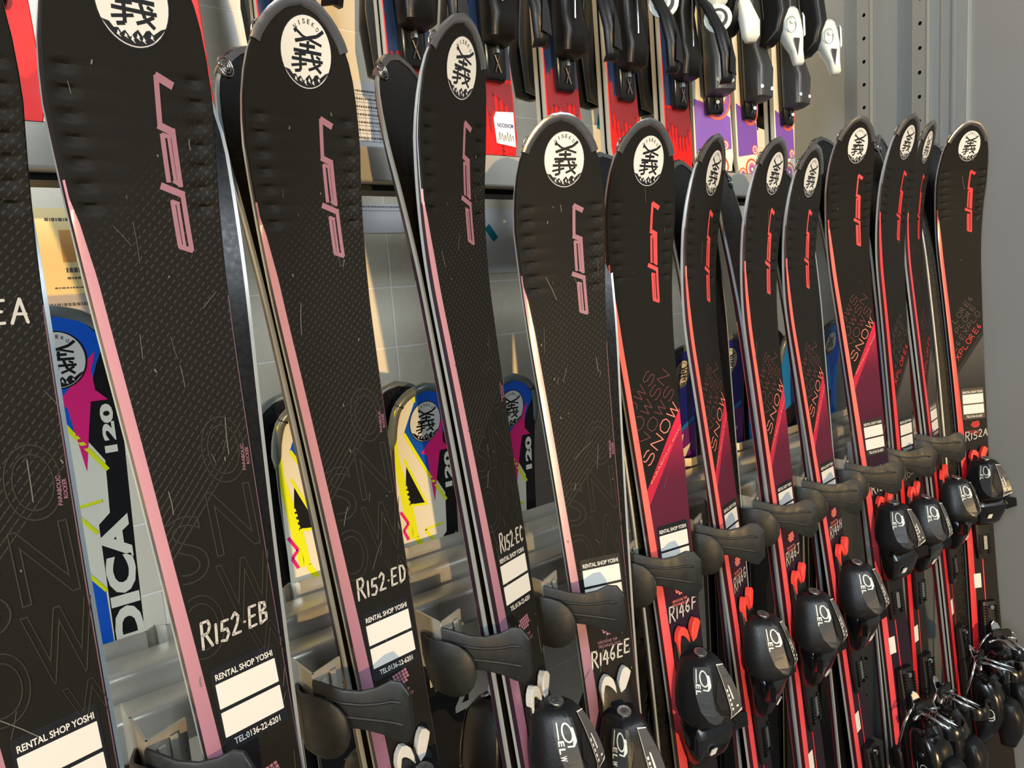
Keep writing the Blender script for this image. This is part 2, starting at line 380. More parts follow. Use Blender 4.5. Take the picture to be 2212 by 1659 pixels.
def emblem(fn, parent, L, dx=0, ds=0, sc=1.0, clip=True):
    T = lambda p: ((p[0] - OC[0]) * sc + OC[0] + dx, (p[1] - OC[1]) * sc + OC[1] + ds)
    rx, ry = .0244, .0288
    black = []
    for pts, wd in KANJI: black += ribbon([T(p) for p in pts], wd * sc * 1.3, False)
    mt = []
    for (a, b_) in zip(MTN[:-1], MTN[1:]):            # strips from the jagged ridge down to the lower rim
        def low(x): return OC[1] + ry * .975 * math.sqrt(max(0, 1 - ((x - OC[0]) / (rx * .975)) ** 2))
        la, lb = low(a[0]), low(b_[0])
        if la > a[1] or lb > b_[1]: mt.append([T(a), T(b_), T((b_[0], max(lb, b_[1] + .0002))), T((a[0], max(la, a[1] + .0002)))])
    snow = []
    for x, y, h in ((-.0070, .0655, .0045), (.0022, .0672, .0056), (.0098, .0678, .0045), (.0155, .0655, .0040), (-.0022, .0668, .0035), (.0060, .0660, .0050)):
        snow.append([T((x, y)), T((x + .0016, y + h * .5)), T((x + .0006, y + h * .5)), T((x + .0020, y + h)), T((x - .0010, y + h * .55)), T((x - .0004, y + h * .45))])
    items = [([ [T(p) for p in ell(OC, rx * 1.045, ry * 1.04)] ], BLACK, 0), ([[T(p) for p in ell(OC, rx, ry)]], WHITE, .00015), (black, BLACK, .0003), (mt, BLACK, .0003), (snow, WHITE, .00045)]
    for i, ch in enumerate('NISEKO'):
        a = math.radians(36 - i * 14.4); c_ = T((OC[0] - math.sin(a) * .0165, OC[1] + .0030 - math.cos(a) * .0255))
        vs, fs = text_geo(ch, 0, .01); cw = .0008 if ch == 'I' else .0026
        g = []
        for x, y, z in vs:
            x = (x - .5) * cw * sc; y = y * .0036 * sc
            g.append((c_[0] + x * math.cos(a) - y * math.sin(a) * 1.0, c_[1] - (x * math.sin(a) + y * math.cos(a)), 0))
        items.append(((g, fs), BLACK, .0003))
    return decal('emblem_sticker', items, fn, parent, L, clip)
def rental(fn, parent, s0, x0=-.0225, full=True):
    W_, Hh = .0530, .0680; x1 = x0 + W_; s1 = s0 + Hh
    it = [([rrect(x0, s0, x1, s1, .003)], BLACK, 0),
          ([rrect(x0 + .0022, s0 + .0130, x1 - .0022, s0 + .0330, .0006)], WHITE, .0002), ([rrect(x0 + .0022, s0 + .0360, x1 - .0022, s0 + .0560, .0006)], WHITE, .0002),
          (text2d('RENTAL SHOP YOSHI', (x0 + .0032, s0 + .0105), W_ - .0064, .0050, 0, 0, .02), WHITE, .0002),
          (text2d('TEL:0136-22-6201', (x0 + .0080, s0 + .0645), W_ - .0150, .0052, 0, 0, .015), WHITE, .0002)]
    return decal('rental_sticker', it, fn, parent)
G = {'R': [[(0, 0), (0, 1), (.5, 1), (.62, .78), (.45, .55), (0, .5)], [(.25, .52), (.7, 0)]], '1': [[(.3, .95), (.3, .05)]], '5': [[(.6, .95), (.15, .95), (.1, .55), (.5, .55), (.62, .3), (.4, .02), (.05, .08)]],
     '2': [[(.05, .8), (.3, 1), (.55, .8), (.45, .5), (.05, .05), (.65, .05)]], '4': [[(.35, 1), (.02, .4), (.65, .4)], [(.5, .85), (.5, 0)]], '6': [[(.45, 1), (.12, .6), (.05, .25), (.3, 0), (.55, .2), (.45, .48), (.12, .4)]],
     'E': [[(.6, 1), (.1, 1), (.05, 0), (.6, .02)], [(.08, .5), (.5, .52)]], 'B': [[(.05, 0), (.05, 1), (.45, .95), (.5, .7), (.1, .52), (.55, .4), (.55, .12), (.05, 0)]], 'D': [[(.1, 0), (.08, 1), (.45, .95), (.65, .6), (.55, .15), (.1, 0)]],
     'C': [[(.6, .85), (.35, 1), (.08, .65), (.1, .2), (.35, 0), (.6, .12)]], 'F': [[(.62, 1), (.1, .98), (.05, 0)], [(.08, .5), (.5, .54)]], 'G': [[(.6, .85), (.35, 1), (.08, .65), (.1, .2), (.4, 0), (.62, .2), (.6, .45), (.35, .42)]],
     'J': [[(.1, 1), (.7, 1)], [(.45, 1), (.45, .2), (.25, 0), (.05, .15)]], 'A': [[(0, 0), (.35, 1), (.65, 0)], [(.12, .38), (.58, .36)]], 'H': [[(.05, 0), (.05, 1)], [(.6, 0), (.6, 1)], [(.05, .5), (.6, .52)]], '.': [[(.25, .5), (.32, .5)]],
     'S': [[(.95, .82), (.75, 1), (.25, 1), (.05, .82), (.08, .62), (.30, .52), (.75, .48), (.95, .34), (.92, .14), (.72, 0), (.22, 0), (.02, .18)]], 'N': [[(.05, 0), (.05, 1), (.95, 0), (.95, 1)]], 'O': [[(.3, 0), (.05, .25), (.05, .75), (.3, 1), (.72, 1), (.97, .75), (.97, .25), (.72, 0), (.3, 0)]],
     'W': [[(0, 1), (.25, 0), (.5, .9), (.75, 0), (1, 1)]], 'X': [[(0, 0), (.95, 1)], [(0, 1), (.95, 0)]], 'P': [[(.05, 0), (.05, 1), (.75, 1), (.92, .85), (.92, .62), (.75, .48), (.05, .48)]], 'L': [[(.05, 1), (.05, 0), (.9, 0)]], 'e': [[(.9, 1), (.05, 1), (.05, 0), (.9, 0)], [(.05, .5), (.8, .5)]]}
def mono(txt, org, cell, h, a, wd=.0009):
    """single-line lettering along a slanted baseline"""
    ux = Vector((math.cos(a), -math.sin(a))); uy = Vector((-math.sin(a), -math.cos(a))); out = []
    for i, ch in enumerate(txt):
        for st in G['e' if ch == 'E' else ch]: out += ribbon([Vector(org) + ux * (i * cell + p[0] * cell * .78) + uy * (p[1] * h) for p in st], wd, False)
    return out
def handwriting(txt, fn, parent, s0, x0, width, h=.0175, m=None, wd=.0021, slope=.04):
    polys = []; cell = width / sum(.5 if c_ in '1.' else 1 for c_ in txt); x = x0
    for i, c_ in enumerate(txt):
        cw = cell * (.5 if c_ in '1.' else 1); jt = ((i * 37) % 5 - 2) * .0004
        hh = h * (1.12 if i == 0 else .86 + ((i * 53) % 4) * .04)
        for st in G[c_]: polys += ribbon([(x + cw * .88 * (p[0] * 1.25 if c_ not in '1.' else p[0]) + .0018 * p[1], s0 + jt - p[1] * hh - slope * (x - x0)) for p in st], wd)
        x += cw
    return decal('handwritten_code', [(polys, m or INK, 0.0006)], fn, parent, None)
def print_marks(kind, fn, parent, L, dims=1.0):
    d = .0 if L < 1.5 else .03
    # groove tip diamonds with two lines of small print
    pm = PMAUVE if kind == 'violet' else CORAL if kind == 'red' else LOGOM['explore']
    s0 = .601 + (.039 if L > 1.5 else 0); rh = []
    for i in range(6):
        for j in range(4):
            x = -.006 + i * .0034 + j * .0009; y = s0 + j * .0034 - i * .0004
            if (i == 0 and j in (0, 3)) or (i == 5 and j == 3): continue
            rh.append([Vector((x, y)), Vector((x + .0026, y - .0003)), Vector((x + .0034, y + .0024)), Vector((x + .0008, y + .0027))])
    decal('print', [(rh, pm, 0), (text2d('GROOVE TIP', (-.012, s0 + .0210), .026, .0034), pm, 0), (text2d('TECHNOLOGY', (-.012, s0 + .0262), .030, .0034), pm, 0)], fn, parent)
    if kind == 'violet':
        it = []
        for t_, o_, ln, ht in (('S', (-.036, .475), .030, .052), ('N', (.000, .462), .036, .052), ('O', (-.038, .535), .034, .050), ('W', (-.003, .520), .044, .052), ('O', (.004, .407), .034, .054), ('W', (.012, .556), .036, .03)):
            it.append((text2d(t_, o_, ln, ht, .0, .009), OUTL[kind], 0))
        it.append((text2d('PARABOLIC', (.0355, .400), .021, .0026, math.radians(86), 0, .01), PMAUVE, .0001)); it.append((text2d('ROCKER', (.0395, .396), .014, .0026, math.radians(86), 0, .01), PMAUVE, .0001))
        decal('lettering', it, fn, parent, L, left=.0085)
    if kind == 'red':
        a = math.radians(47.2); ux = Vector((math.cos(a), -math.sin(a))); uy = Vector((-math.sin(a), -math.cos(a)))
        def at(k, row): return Vector((-.0226, .4368)) + ux * k + uy * row
        it = [(mono('SNOW', at(0, 0), .0250, .0150, a, .0013), CORAL, .0001)]
        for row, k, wd_ in ((.0195, -.060, 'OWSNOWS'), (.039, -.022, 'SNOWSN'), (.0585, .012, 'NOWS')):
            n_ = len(wd_); it.append((mono(wd_, at(k, row), .0250, .0145, a, .0009), OUTL[kind], 0))
        it.append((text2d('PARABOLIC ROCKER', at(-.016, -.0165), .112, .0032, a, 0, 0), CORAL, .0001))
        decal('lettering', it, fn, parent, L, left=.0085)
    if kind == 'explore':
        a = math.radians(50); ux = Vector((math.cos(a), -math.sin(a))); uy = Vector((-math.sin(a), -math.cos(a)))
        def at(k, row): return Vector((-.0300, .5140)) + ux * k + uy * row
        it = [(mono('EXPLORE6', at(0, .003), .0142, .0115, a, .0012), LOGOM[kind], .0001)]
        for row, k, wd_ in ((.021, -.02, 'LORE6EXPLO'), (.038, .0, 'E6EXPLORE'), (.055, .03, 'EXPLORE6')):
            it.append((mono(wd_, at(k, row), .0152, .0115, a, .0009), OUTL[kind], 0))
        decal('lettering', it, fn, parent, L, left=.0085)

# ---------------------------------------------------------------- bindings (local ski frame: x across, -y outward, z up the ski)
def P3(w_, n, s, L): return Vector((w_, -n, L - s))
def sup(s, L, c_, h, n0, n1, ex=3.0, N=28, sk=0.0):
    o = []; m_ = (n0 + n1) / 2; hn = (n1 - n0) / 2
    for k in range(N):
        t = 2 * math.pi * k / N; a, b_ = math.cos(t), math.sin(t)
        x = math.copysign(abs(a) ** (2 / ex), a) * h; y = math.copysign(abs(b_) ** (2 / ex), b_) * hn
        o.append(P3(c_ + x, m_ + y, s + sk * (y / hn if hn else 0), L))
    return o
def disc(mb, c_, nrm, rad, th, m, n=20):
    c_ = Vector(c_); nrm = Vector(nrm).normalized(); a = nrm.orthogonal().normalized(); b_ = nrm.cross(a)
    r0 = [c_ + rad * (math.cos(2 * math.pi * k / n) * a + math.sin(2 * math.pi * k / n) * b_) for k in range(n)]
    mb.loft([r0, [p + nrm * th for p in r0]], m)
V_ = lambda l_: [Vector(p) for p in l_]
TOE_S = (0, .003, .010, .025, .046, .065, .076, .083, .087)
def toe_sec(s, s0):
    a = s - s0; X = TOE_S
    h = lerp(a, X, [.0135, .0185, .0225, .0275, .0335, .0375, .0380, .034, .027]); n0 = lerp(a, X, [.008, .004, .004, .004, .004, .006, .012, .020, .028])
    n1 = lerp(a, X, [.034, .045, .051, .056, .061, .064, .062, .056, .048]); return h, n0, n1
def toe_contour(s, s0):
    h, n0, n1 = toe_sec(s, s0)
    return [(-h * .90, n0), (-h, n0 + .010), (-h * .99, n0 + (n1 - n0) * .50), (-h * .52, n1 * .975), (-.1 * h, n1), (h * .74, n1 * .95), (h * .99, n0 + (n1 - n0) * .60), (h, n0 + .012), (h * .90, n0)]
def toe_at(v, s, s0, L, e=0.0):
    """v: 0-1 left slanted facet, 1-2 crown, 2-3 right slanted facet"""
    c_ = toe_contour(s, s0); a, b_ = ((2, 3), (3, 5), (5, 6))[min(2, max(0, int(v)))]; u = v - min(2, max(0, int(v)))
    A_, B_ = Vector(c_[a]), Vector(c_[b_]); p = A_ + (B_ - A_) * u
    if a == 3: p.y += .0006 * L / L
    nrm = Vector((-(B_ - A_).y, (B_ - A_).x)).normalized(); p += nrm * e
    return P3(p.x, p.y, s, L)
def toe_piece(L, parent, s0, chev, words='EL', letter=WHT):
    mb = MB(); mb.loft([[P3(x, n_, s0 + a, L) for x, n_ in toe_contour(s0 + a, s0)] for a in TOE_S], PLAS)
    t = mb.build('toe_piece', parent, smooth=True, bevel=.0022, auto=35)
    mb = MB(); nr = Vector((0, -.35, 1)); c_ = P3(-.001, .030, s0 - .0012, L); disc(mb, c_, nr, .0085, .0022, SCREW)
    for k in range(4): mb.box(c_ + nr.normalized() * .0024, (.010, .0016, .0012), PLASD, Matrix.Rotation(math.radians(45 * k), 3, nr.normalized()))
    mb.build('adjustment_screw', t, bevel=.0003)
    fn = lambda v, s_, e=0.0: toe_at(v, s_, s0, L, e + .0012)
    kw = dict(sharp=s0 + .11, cuts=(1.0, 2.0))
    def dec(name, polys, m, lift, par): return decal(name, [(polys, m, lift)], fn, par, None, **kw)
    def band(a, off): return [Vector(p) for p in a]
    pn = dec('front_panel', [V_(((.30, s0 + .010), (1.0, s0 + .008), (1.16, s0 + .010), (1.12, s0 + .024), (1.02, s0 + .036), (1.02, s0 + .048), (.62, s0 + .054), (.36, s0 + .042), (.28, s0 + .025))),
                             V_(((.36, s0 + .042), (.62, s0 + .053), (1.02, s0 + .047), (1.05, s0 + .057), (1.20, s0 + .066), (1.50, s0 + .073), (1.52, s0 + .0785), (1.2, s0 + .0785), (.80, s0 + .072), (.50, s0 + .060)))], PLASD, .0002, t)
    dec('recess', [V_(((1.27, s0 + .030), (1.44, s0 + .027), (1.50, s0 + .048), (1.50, s0 + .068), (1.24, s0 + .060), (1.10, s0 + .048)))], HOLE, .0003, t)
    wo = dec('scale_window', [V_(((1.54, s0 + .010), (1.92, s0 + .012), (2.08, s0 + .050), (2.06, s0 + .070), (1.58, s0 + .077)))], CLEAR, .0006, t)
    it = [rrect(1.60 + k * .006, s0 + .040 + k * .0058, 1.66 + k * .006, s0 + .0435 + k * .0058, .0004) for k in range(5)] + [V_(((1.71, s0 + .036), (1.76, s0 + .037), (1.79, s0 + .054), (1.73, s0 + .054))), V_(((1.54, s0 + .010), (1.555, s0 + .010), (1.595, s0 + .077), (1.58, s0 + .077))), V_(((1.58, s0 + .0755), (2.055, s0 + .0685), (2.06, s0 + .0705), (1.58, s0 + .0785))), V_(((1.80, s0 + .062), (1.88, s0 + .062), (1.88, s0 + .0645), (1.80, s0 + .0645))), V_(((1.54, s0 + .009), (1.92, s0 + .011), (1.92, s0 + .012), (1.54, s0 + .0105)))]
    dec('scale_print', it, WHITE, .0010, wo)
    ring = [(.80 + .19 * math.cos(k * math.pi / 12), s0 + .0215 + .0088 * math.sin(k * math.pi / 12)) for k in range(25)]
    def rib(pts, wd):                                     # ribbon in stretched coordinates (1 unit of v is about 35 mm)
        K_ = .026; return [[Vector((q.x / K_, q.y)) for q in po] for po in ribbon([(p[0] * K_, p[1]) for p in pts], wd)]
    it = [(rib(ring, .0017), letter, .0004), (rib([(.99, s0 + .022), (.985, s0 + .029), (.93, s0 + .0345), (.72, s0 + .0345)], .0016), letter, .0004), (rib([(.46, s0 + .0120), (.42, s0 + .0270)], .0014), letter, .0004)]
    for i, ch in enumerate(words):
        g, fs = text2d(ch, (0, 0), .0052, .0058, math.radians(-90), 0, .03)
        it.append((([((x / .026 + .38), y + s0 + .0285 + i * .0070, z) for x, y, z in g], fs), letter if i < 2 or words == 'ELW' else WHTS, .0004))
    decal('numeral_print', it, fn, t, None, **kw)
    # sole lugs and ramp under the housing
    mb = MB(); rings = []
    for a, h, n0, n1 in ((.078, .030, .006, .030), (.088, .034, .006, .040), (.100, .035, .008, .046), (.116, .032, .006, .040), (.138, .026, .004, .030), (.146, .022, .003, .020)): rings.append(sup(s0 + a, L, .001, h, n0, n1, 5.0))
    mb.loft(rings, PLASG)
    for sg in (-1, 1): mb.add([P3(sg * .028, .040, s0 + .082, L), P3(sg * .046, .052, s0 + .086, L), P3(sg * .048, .050, s0 + .104, L), P3(sg * .034, .038, s0 + .112, L), P3(sg * .028, .030, s0 + .082, L), P3(sg * .046, .044, s0 + .086, L), P3(sg * .048, .042, s0 + .104, L), P3(sg * .034, .028, s0 + .112, L)],
                              [(0, 1, 2, 3), (7, 6, 5, 4), (0, 4, 5, 1), (1, 5, 6, 2), (2, 6, 7, 3), (3, 7, 4, 0)], PLASG)
    mb.build('sole_ramp', t, smooth=True, auto=40)
    mb = MB(); mb.prism(rrect(-.012, s0 + .118, -.003, s0 + .128, .001), lambda p, h: P3(p.x, .0415 - (p.y - s0 - .118) * .55 + h, p.y, L), .002, WHITE); mb.build('glide_pad', t)
    return t
def binding_track(L, parent, s0, chev, off=0.0):
    mb = MB(); mb.loft([sup(s0 + a, L, 0, h, .0, n1, 5) for a, h, n1 in ((.668 + off - s0, .018, .006), (.676 + off - s0, .0195, .009), (.0, .0215, .011), (.06, .0215, .011), (.115, .0215, .011), (.19, .018, .010), (.225, .014, .008))], PLAS)
    t = mb.build('binding_track', parent, smooth=True, auto=45)
    mb = MB()
    for sg in (-1, 1):                                   # serrated rails
        for k in range(9): mb.box(P3(sg * .010, .0105, s0 + .172 + k * .0050, L), (.0075, .004, .0026), PLASG)
    mb.box(P3(0, .0115, s0 + .188, L), (.008, .003, .030), SCREW); mb.build('serrated_rail', t)
    # two petals, one boomerang and one leaf
    for o_ in ([(-.0174, .6712), (-.0154, .664), (-.0118, .6590), (-.0086, .657), (-.0040, .6585), (-.0001, .6629), (.0020, .672), (.0023, .6809), (-.0020, .6740), (-.0062, .6697), (-.0095, .6678), (-.0116, .6684), (-.0145, .678), (-.0165, .6925), (-.0175, .682)],
               [(.0065, .6732), (.0068, .668), (.0088, .6622), (.012, .6555), (.0162, .6514), (.0205, .6535), (.0237, .6584), (.0215, .664), (.0183, .6703), (.0143, .6775), (.0079, .6813)]):
        mb = MB(); mb.prism([Vector((x - .002, y + off)) for x, y in o_], lambda p, h: P3(p.x, .0035 + h, p.y, L), .0085, chev); mb.build('chevron', t, bevel=.0006)
    return t
def heel_piece(L, parent, s0, letter=WHT):
    mb = MB(); mb.loft([sup(s0 + a, L, 0, h, .0, n1, 5) for a, h, n1 in ((-.105, .017, .012), (-.07, .019, .015), (-.02, .021, .017), (.10, .021, .018), (.16, .018, .012), (.19, .013, .008))], PLAS)
    t = mb.build('heel_piece', parent, smooth=True, auto=45)
    mb = MB()
    for sg in (-1, 1):
        for k in range(11): mb.box(P3(sg * .012, .0165, s0 - .095 + k * .0058, L), (.006, .004, .003), PLASG)
    disc(mb, P3(0, .014, s0 - .094, L), (0, -1, 0), .0045, .005, CHROME); mb.build('serrated_rail', t)
    mb = MB(); mb.loft([sup(s0 + a, L, 0, h, n0, n1, 3.0) for a, h, n0, n1 in ((-.004, .020, .018, .044), (.006, .027, .014, .062), (.03, .031, .012, .074), (.07, .033, .012, .078), (.10, .030, .012, .066), (.125, .024, .012, .046), (.15, .016, .012, .030))], PLASG)
    mb.build('heel_housing', t, smooth=True)
    mb = MB(); mb.loft([sup(s0 + a, L, .004, h, n0, n1, 3.0) for a, h, n0, n1 in ((.042, .016, .070, .084), (.050, .021, .066, .096), (.075, .023, .062, .104), (.110, .020, .056, .100), (.140, .012, .058, .086))], PLAS)
    mb.build('heel_lever', t, smooth=True)
    mb = MB(); rings = []
    for k in range(13):                                   # cup that grips the boot heel
        a = math.radians(-80 + k * 160 / 12); x = .034 * math.sin(a); n = .062 - .020 * (1 - math.cos(a))
        rings.append([P3(x, n + .004, s0 - .020 + .014 * (1 - math.cos(a)), L), P3(x * 1.06, n + .012, s0 - .010, L), P3(x * .96, n, s0 + .002, L), P3(x * .9, n - .006, s0 - .012, L)])
    mb.loft(rings, PLASG); mb.build('heel_cup', t, smooth=True, auto=50)
    for sg in (-1, 1):                                    # brake arms, chrome wire with black pads
        mb = MB(); mb.tube([P3(sg * .012, .030, s0 - .045, L), P3(sg * .030, .034, s0 - .040, L), P3(sg * .044, .030, s0 - .020, L), P3(sg * .047, .012, s0 + .035, L)], .0024, CHROME, 8)
        mb.tube([P3(sg * .010, .040, s0 - .034, L), P3(sg * .034, .044, s0 - .030, L)], .0028, CHROME, 8); o = mb.build('brake_arm', t, smooth=True)
        mb = MB(); mb.loft([sup(s0 + .030 + a, L, sg * .048, h, n0 - .006, n1, 3) for a, h, n0, n1 in ((0, .003, .010, .016), (.01, .0055, .006, .020), (.04, .006, .004, .020), (.05, .003, .008, .014))], PLAS); mb.build('brake_pad', o, smooth=True)
    mb = MB(); mb.prism(rrect(-.022, s0 - .052, .022, s0 - .030, .006), lambda p, h: P3(p.x, .036 + h, p.y, L), .006, PLAS); mb.build('brake_pedal', t, bevel=.0012)
    fn = lambda w_, s_, e=0.0: P3(w_, .0785 + e - max(0, s_ - s0 - .07) * .35, s_, L)
    for sg in (-1, 1):                                    # twin bright bars of the brake pedal pointing outward
        mb = MB(); mb.tube([P3(sg * .009 - .006, .030, s0 - .040, L), P3(sg * .009 - .006, .060, s0 - .036, L), P3(sg * .009 - .004, .100, s0 - .026, L)], .0032, CHROME, 10); mb.build('brake_bar', t, smooth=True)
    mb = MB(); rings = []
    for k in range(9):                                    # dark curved pedal end
        a = math.radians(-70 + k * 17.5); x = .026 * math.sin(a); n = .084 + .026 * math.cos(a)
        rings.append([P3(x, n, s0 - .034, L), P3(x * 1.05, n + .004, s0 - .026, L), P3(x * 1.05, n + .003, s0 - .012, L), P3(x * .95, n - .003, s0 - .014, L)])
    mb.loft(rings, PLASG); mb.build('pedal_end', t, smooth=True, auto=50)
    mb = MB(); mb.prism([Vector(p) for p in ((-.010, s0 - .060), (-.002, s0 - .066), (.006, s0 - .060), (.014, s0 - .030), (-.016, s0 - .026))], lambda p, h: P3(p.x, .019 + h + (p.y - s0 + .066) * .35, p.y, L), .003, CHROME); mb.build('spoon_plate', t, bevel=.001)
    side = lambda u, s_, e=0.0: P3(-.0345 - e + abs(u - .048) * .12, u, s_, L)
    ring = [(.052 + .0075 * math.cos(k * math.pi / 10), s0 + .062 + .0095 * math.sin(k * math.pi / 10)) for k in range(21)]
    decal('numeral_print', [(ribbon(ring, .0016), letter, 0), (ribbon([(.0595, s0 + .062), (.0595, s0 + .072), (.055, s0 + .0765), (.050, s0 + .0765)], .0016), letter, 0), (ribbon([(.0385, s0 + .052), (.0380, s0 + .064)], .0013), letter, 0)], side, t, None, sharp=0)
    mb = MB(); disc(mb, P3(-.0325, .050, s0 + .034, L), (-1, 0, 0), .0042, .0025, SCREW, 14); mb.build('pivot_screw', t)
    return t

# ---------------------------------------------------------------- a whole ski
def frame(p):
    x, y, z, yaw, lean, roll = p[:6]
    c, s = math.cos(lean), math.sin(lean); t = Vector((0, s, c)); n = Vector((0, -c, s)); w_ = Vector((1, 0, 0))
    c, s = math.cos(roll), math.sin(roll); t, w_ = c * t + s * w_, c * w_ - s * t
    c, s = math.cos(yaw), math.sin(yaw); Rz = Matrix(((c, s, 0), (-s, c, 0), (0, 0, 1)))
    return Rz @ t, Rz @ n, Rz @ w_
def mat4(o, w_, n, t):
    y = -n
    return Matrix(((w_.x, y.x, t.x, o.x), (w_.y, y.y, t.y, o.y), (w_.z, y.z, t.z, o.z), (0, 0, 0, 1)))
FR = {0: [0.0262, 0.4472, -1.241, -0.1942, 0.1146, -0.01], 1: [0.156, 0.4456, -1.2423, -0.1249, 0.1149, -0.0212], 2: [0.2978, 0.4883, -1.2439, -0.0627, 0.1279, -0.0183], 3: [0.4323, 0.4575, -1.2313, -0.3293, 0.1362, 0.035], 4: [0.5238, 0.4758, -1.2637, 0.3603, 0.1278, -0.0167], 5: [0.664, 0.4752, -1.258, 0.1388, 0.1273, 0.0077], 6: [0.8409, 0.4939, -1.2676, -0.2578, 0.1112, 0.0152], 7: [0.961, 0.493, -1.2662, -0.1245, 0.1038, 0.0101], 8: [1.1091, 0.4788, -1.2615, -0.1036, 0.1272, 0.0018], 9: [1.296, 0.504, -1.2539, 0.2441, 0.1202, -0.0208], 10: [1.3908, 0.5281, -1.2515, 0.0082, 0.0804, 0.018], 11: [1.5632, 0.5114, -1.2476, -0.1485, 0.1026, -0.0022], 12: [1.6141, 0.4886, -1.2448, 0.5546, 0.1051, -0.0097]}
BK = {0: [0.0342, 0.4677, -1.2434, -0.1942, 0.1146, -0.01, 0.05], 1: [0.1326, 0.4663, -1.2447, -0.0497, 0.1149, 0.0095, 0.0581], 2: [0.2887, 0.5091, -1.2465, -0.2494, 0.1279, 0.0127, 0.016], 3: [0.4079, 0.4772, -1.2342, -0.3701, 0.1362, 0.0589, 0.0195], 4: [0.5306, 0.4953, -1.2664, 0.0143, 0.1278, 0.0225, 0.0113], 5: [0.6301, 0.4958, -1.2607, 0.301, 0.1273, 0.0262, 0.0446], 6: [0.8172, 0.5141, -1.2699, -0.0429, 0.1112, 0.0545, 0.0054], 7: [0.9811, 0.5137, -1.2684, -0.3174, 0.1038, 0.0341, -0.0043], 8: [1.0749, 0.4996, -1.2642, 0.1739, 0.1272, 0.0389, 0.0108], 9: [1.2671, 0.5242, -1.2565, 0.4319, 0.1202, 0.003, 0.0299], 10: [1.3659, 0.549, -1.2532, 0.1704, 0.0804, 0.0644, 0.0222], 11: [1.5616, 0.532, -1.2498, -0.5652, 0.1026, -0.0168, 0.0052], 12: [1.5943, 0.5063, -1.2471, 0.7332, 0.1051, -0.0019, 0.0406]}
AF = 0.0583; BASE_Z = -1.272                            # top of the plinth the tails stand on
SK = {0: ('violet', 1.46 + .06, 'R152.EA', .2720, -.037, .078, 1, 'leftmost black ski, cut by the frame edge, silver letters EA near its shovel'),
      1: ('violet', 1.52, 'R152.EB', .5270, -.0235, .055, 1, 'black ski with pink edge stripe, handwritten code R152 EB'),
      2: ('violet', 1.52, 'R152.ED', .5550, -.0225, .056, 1, 'black ski with mauve lettering, handwritten code R152 ED'),
      3: ('violet', 1.52, 'R152.EC', .5600, -.0150, .046, 1, 'tall slim black ski with pink stripe, handwritten code R152 EC'),
      4: ('violet', 1.46, 'R146EE', .6500, -.0230, .053, 1, 'shorter scratched black ski with white chevrons, handwritten code R146 EE'),
      5: ('red', 1.46, 'R146F', .6460, -.0205, .051, 1, 'black and burgundy ski with coral stripe, handwritten code R146 F'),
      6: ('red', 1.46, 'R146G', .6460, -.0205, .051, 1, 'narrow turned black and burgundy ski, handwritten code R146 G'),
      7: ('red', 1.46, 'R146J', .6460, -.0205, .051, 1, 'black and burgundy ski, handwritten code R146 J'),
      8: ('red', 1.46, 'R146H', .6460, -.0205, .051, 1, 'black and burgundy ski, handwritten code R146 H'),
      9: ('red', 1.52, 'R152', .6900, -.0205, .048, 1, 'tall wide burgundy ski with word SNOW, beside the ski coded R146 H'),
      10: ('explore', 1.52, 'R152H', .6900, -.0205, .053, 0, 'black ski with red stripe, just right of the tall burgundy ski'),
      11: ('explore', 1.52, '', .69, 0, 0, 0, 'narrow edge-on black ski, just before the last ski'),
      12: ('explore', 1.52, 'R152A', .6810, -.0205, .055, 1, 'last black ski beside the grey side panel, handwritten code R152 A')}
STK = {0: .5440, 1: .5440, 2: .5685, 3: .5600, 4: .5170, 5: .5170, 6: .5170, 7: .5170, 8: .5170, 9: .5490, 10: .5680, 11: .5650, 12: .5650}
def qr_card(fn, parent, s, x=-.024):
    decal('service_label', [([rrect(x, s - .016, x + .017, s + .016, .0012)], WHITE, 0)], fn, parent)
for k in (12,):
    FR[k][:3] = [v * 1.03 for v in FR[k][:3]]; BK[k][:3] = [v * 1.03 for v in BK[k][:3]]
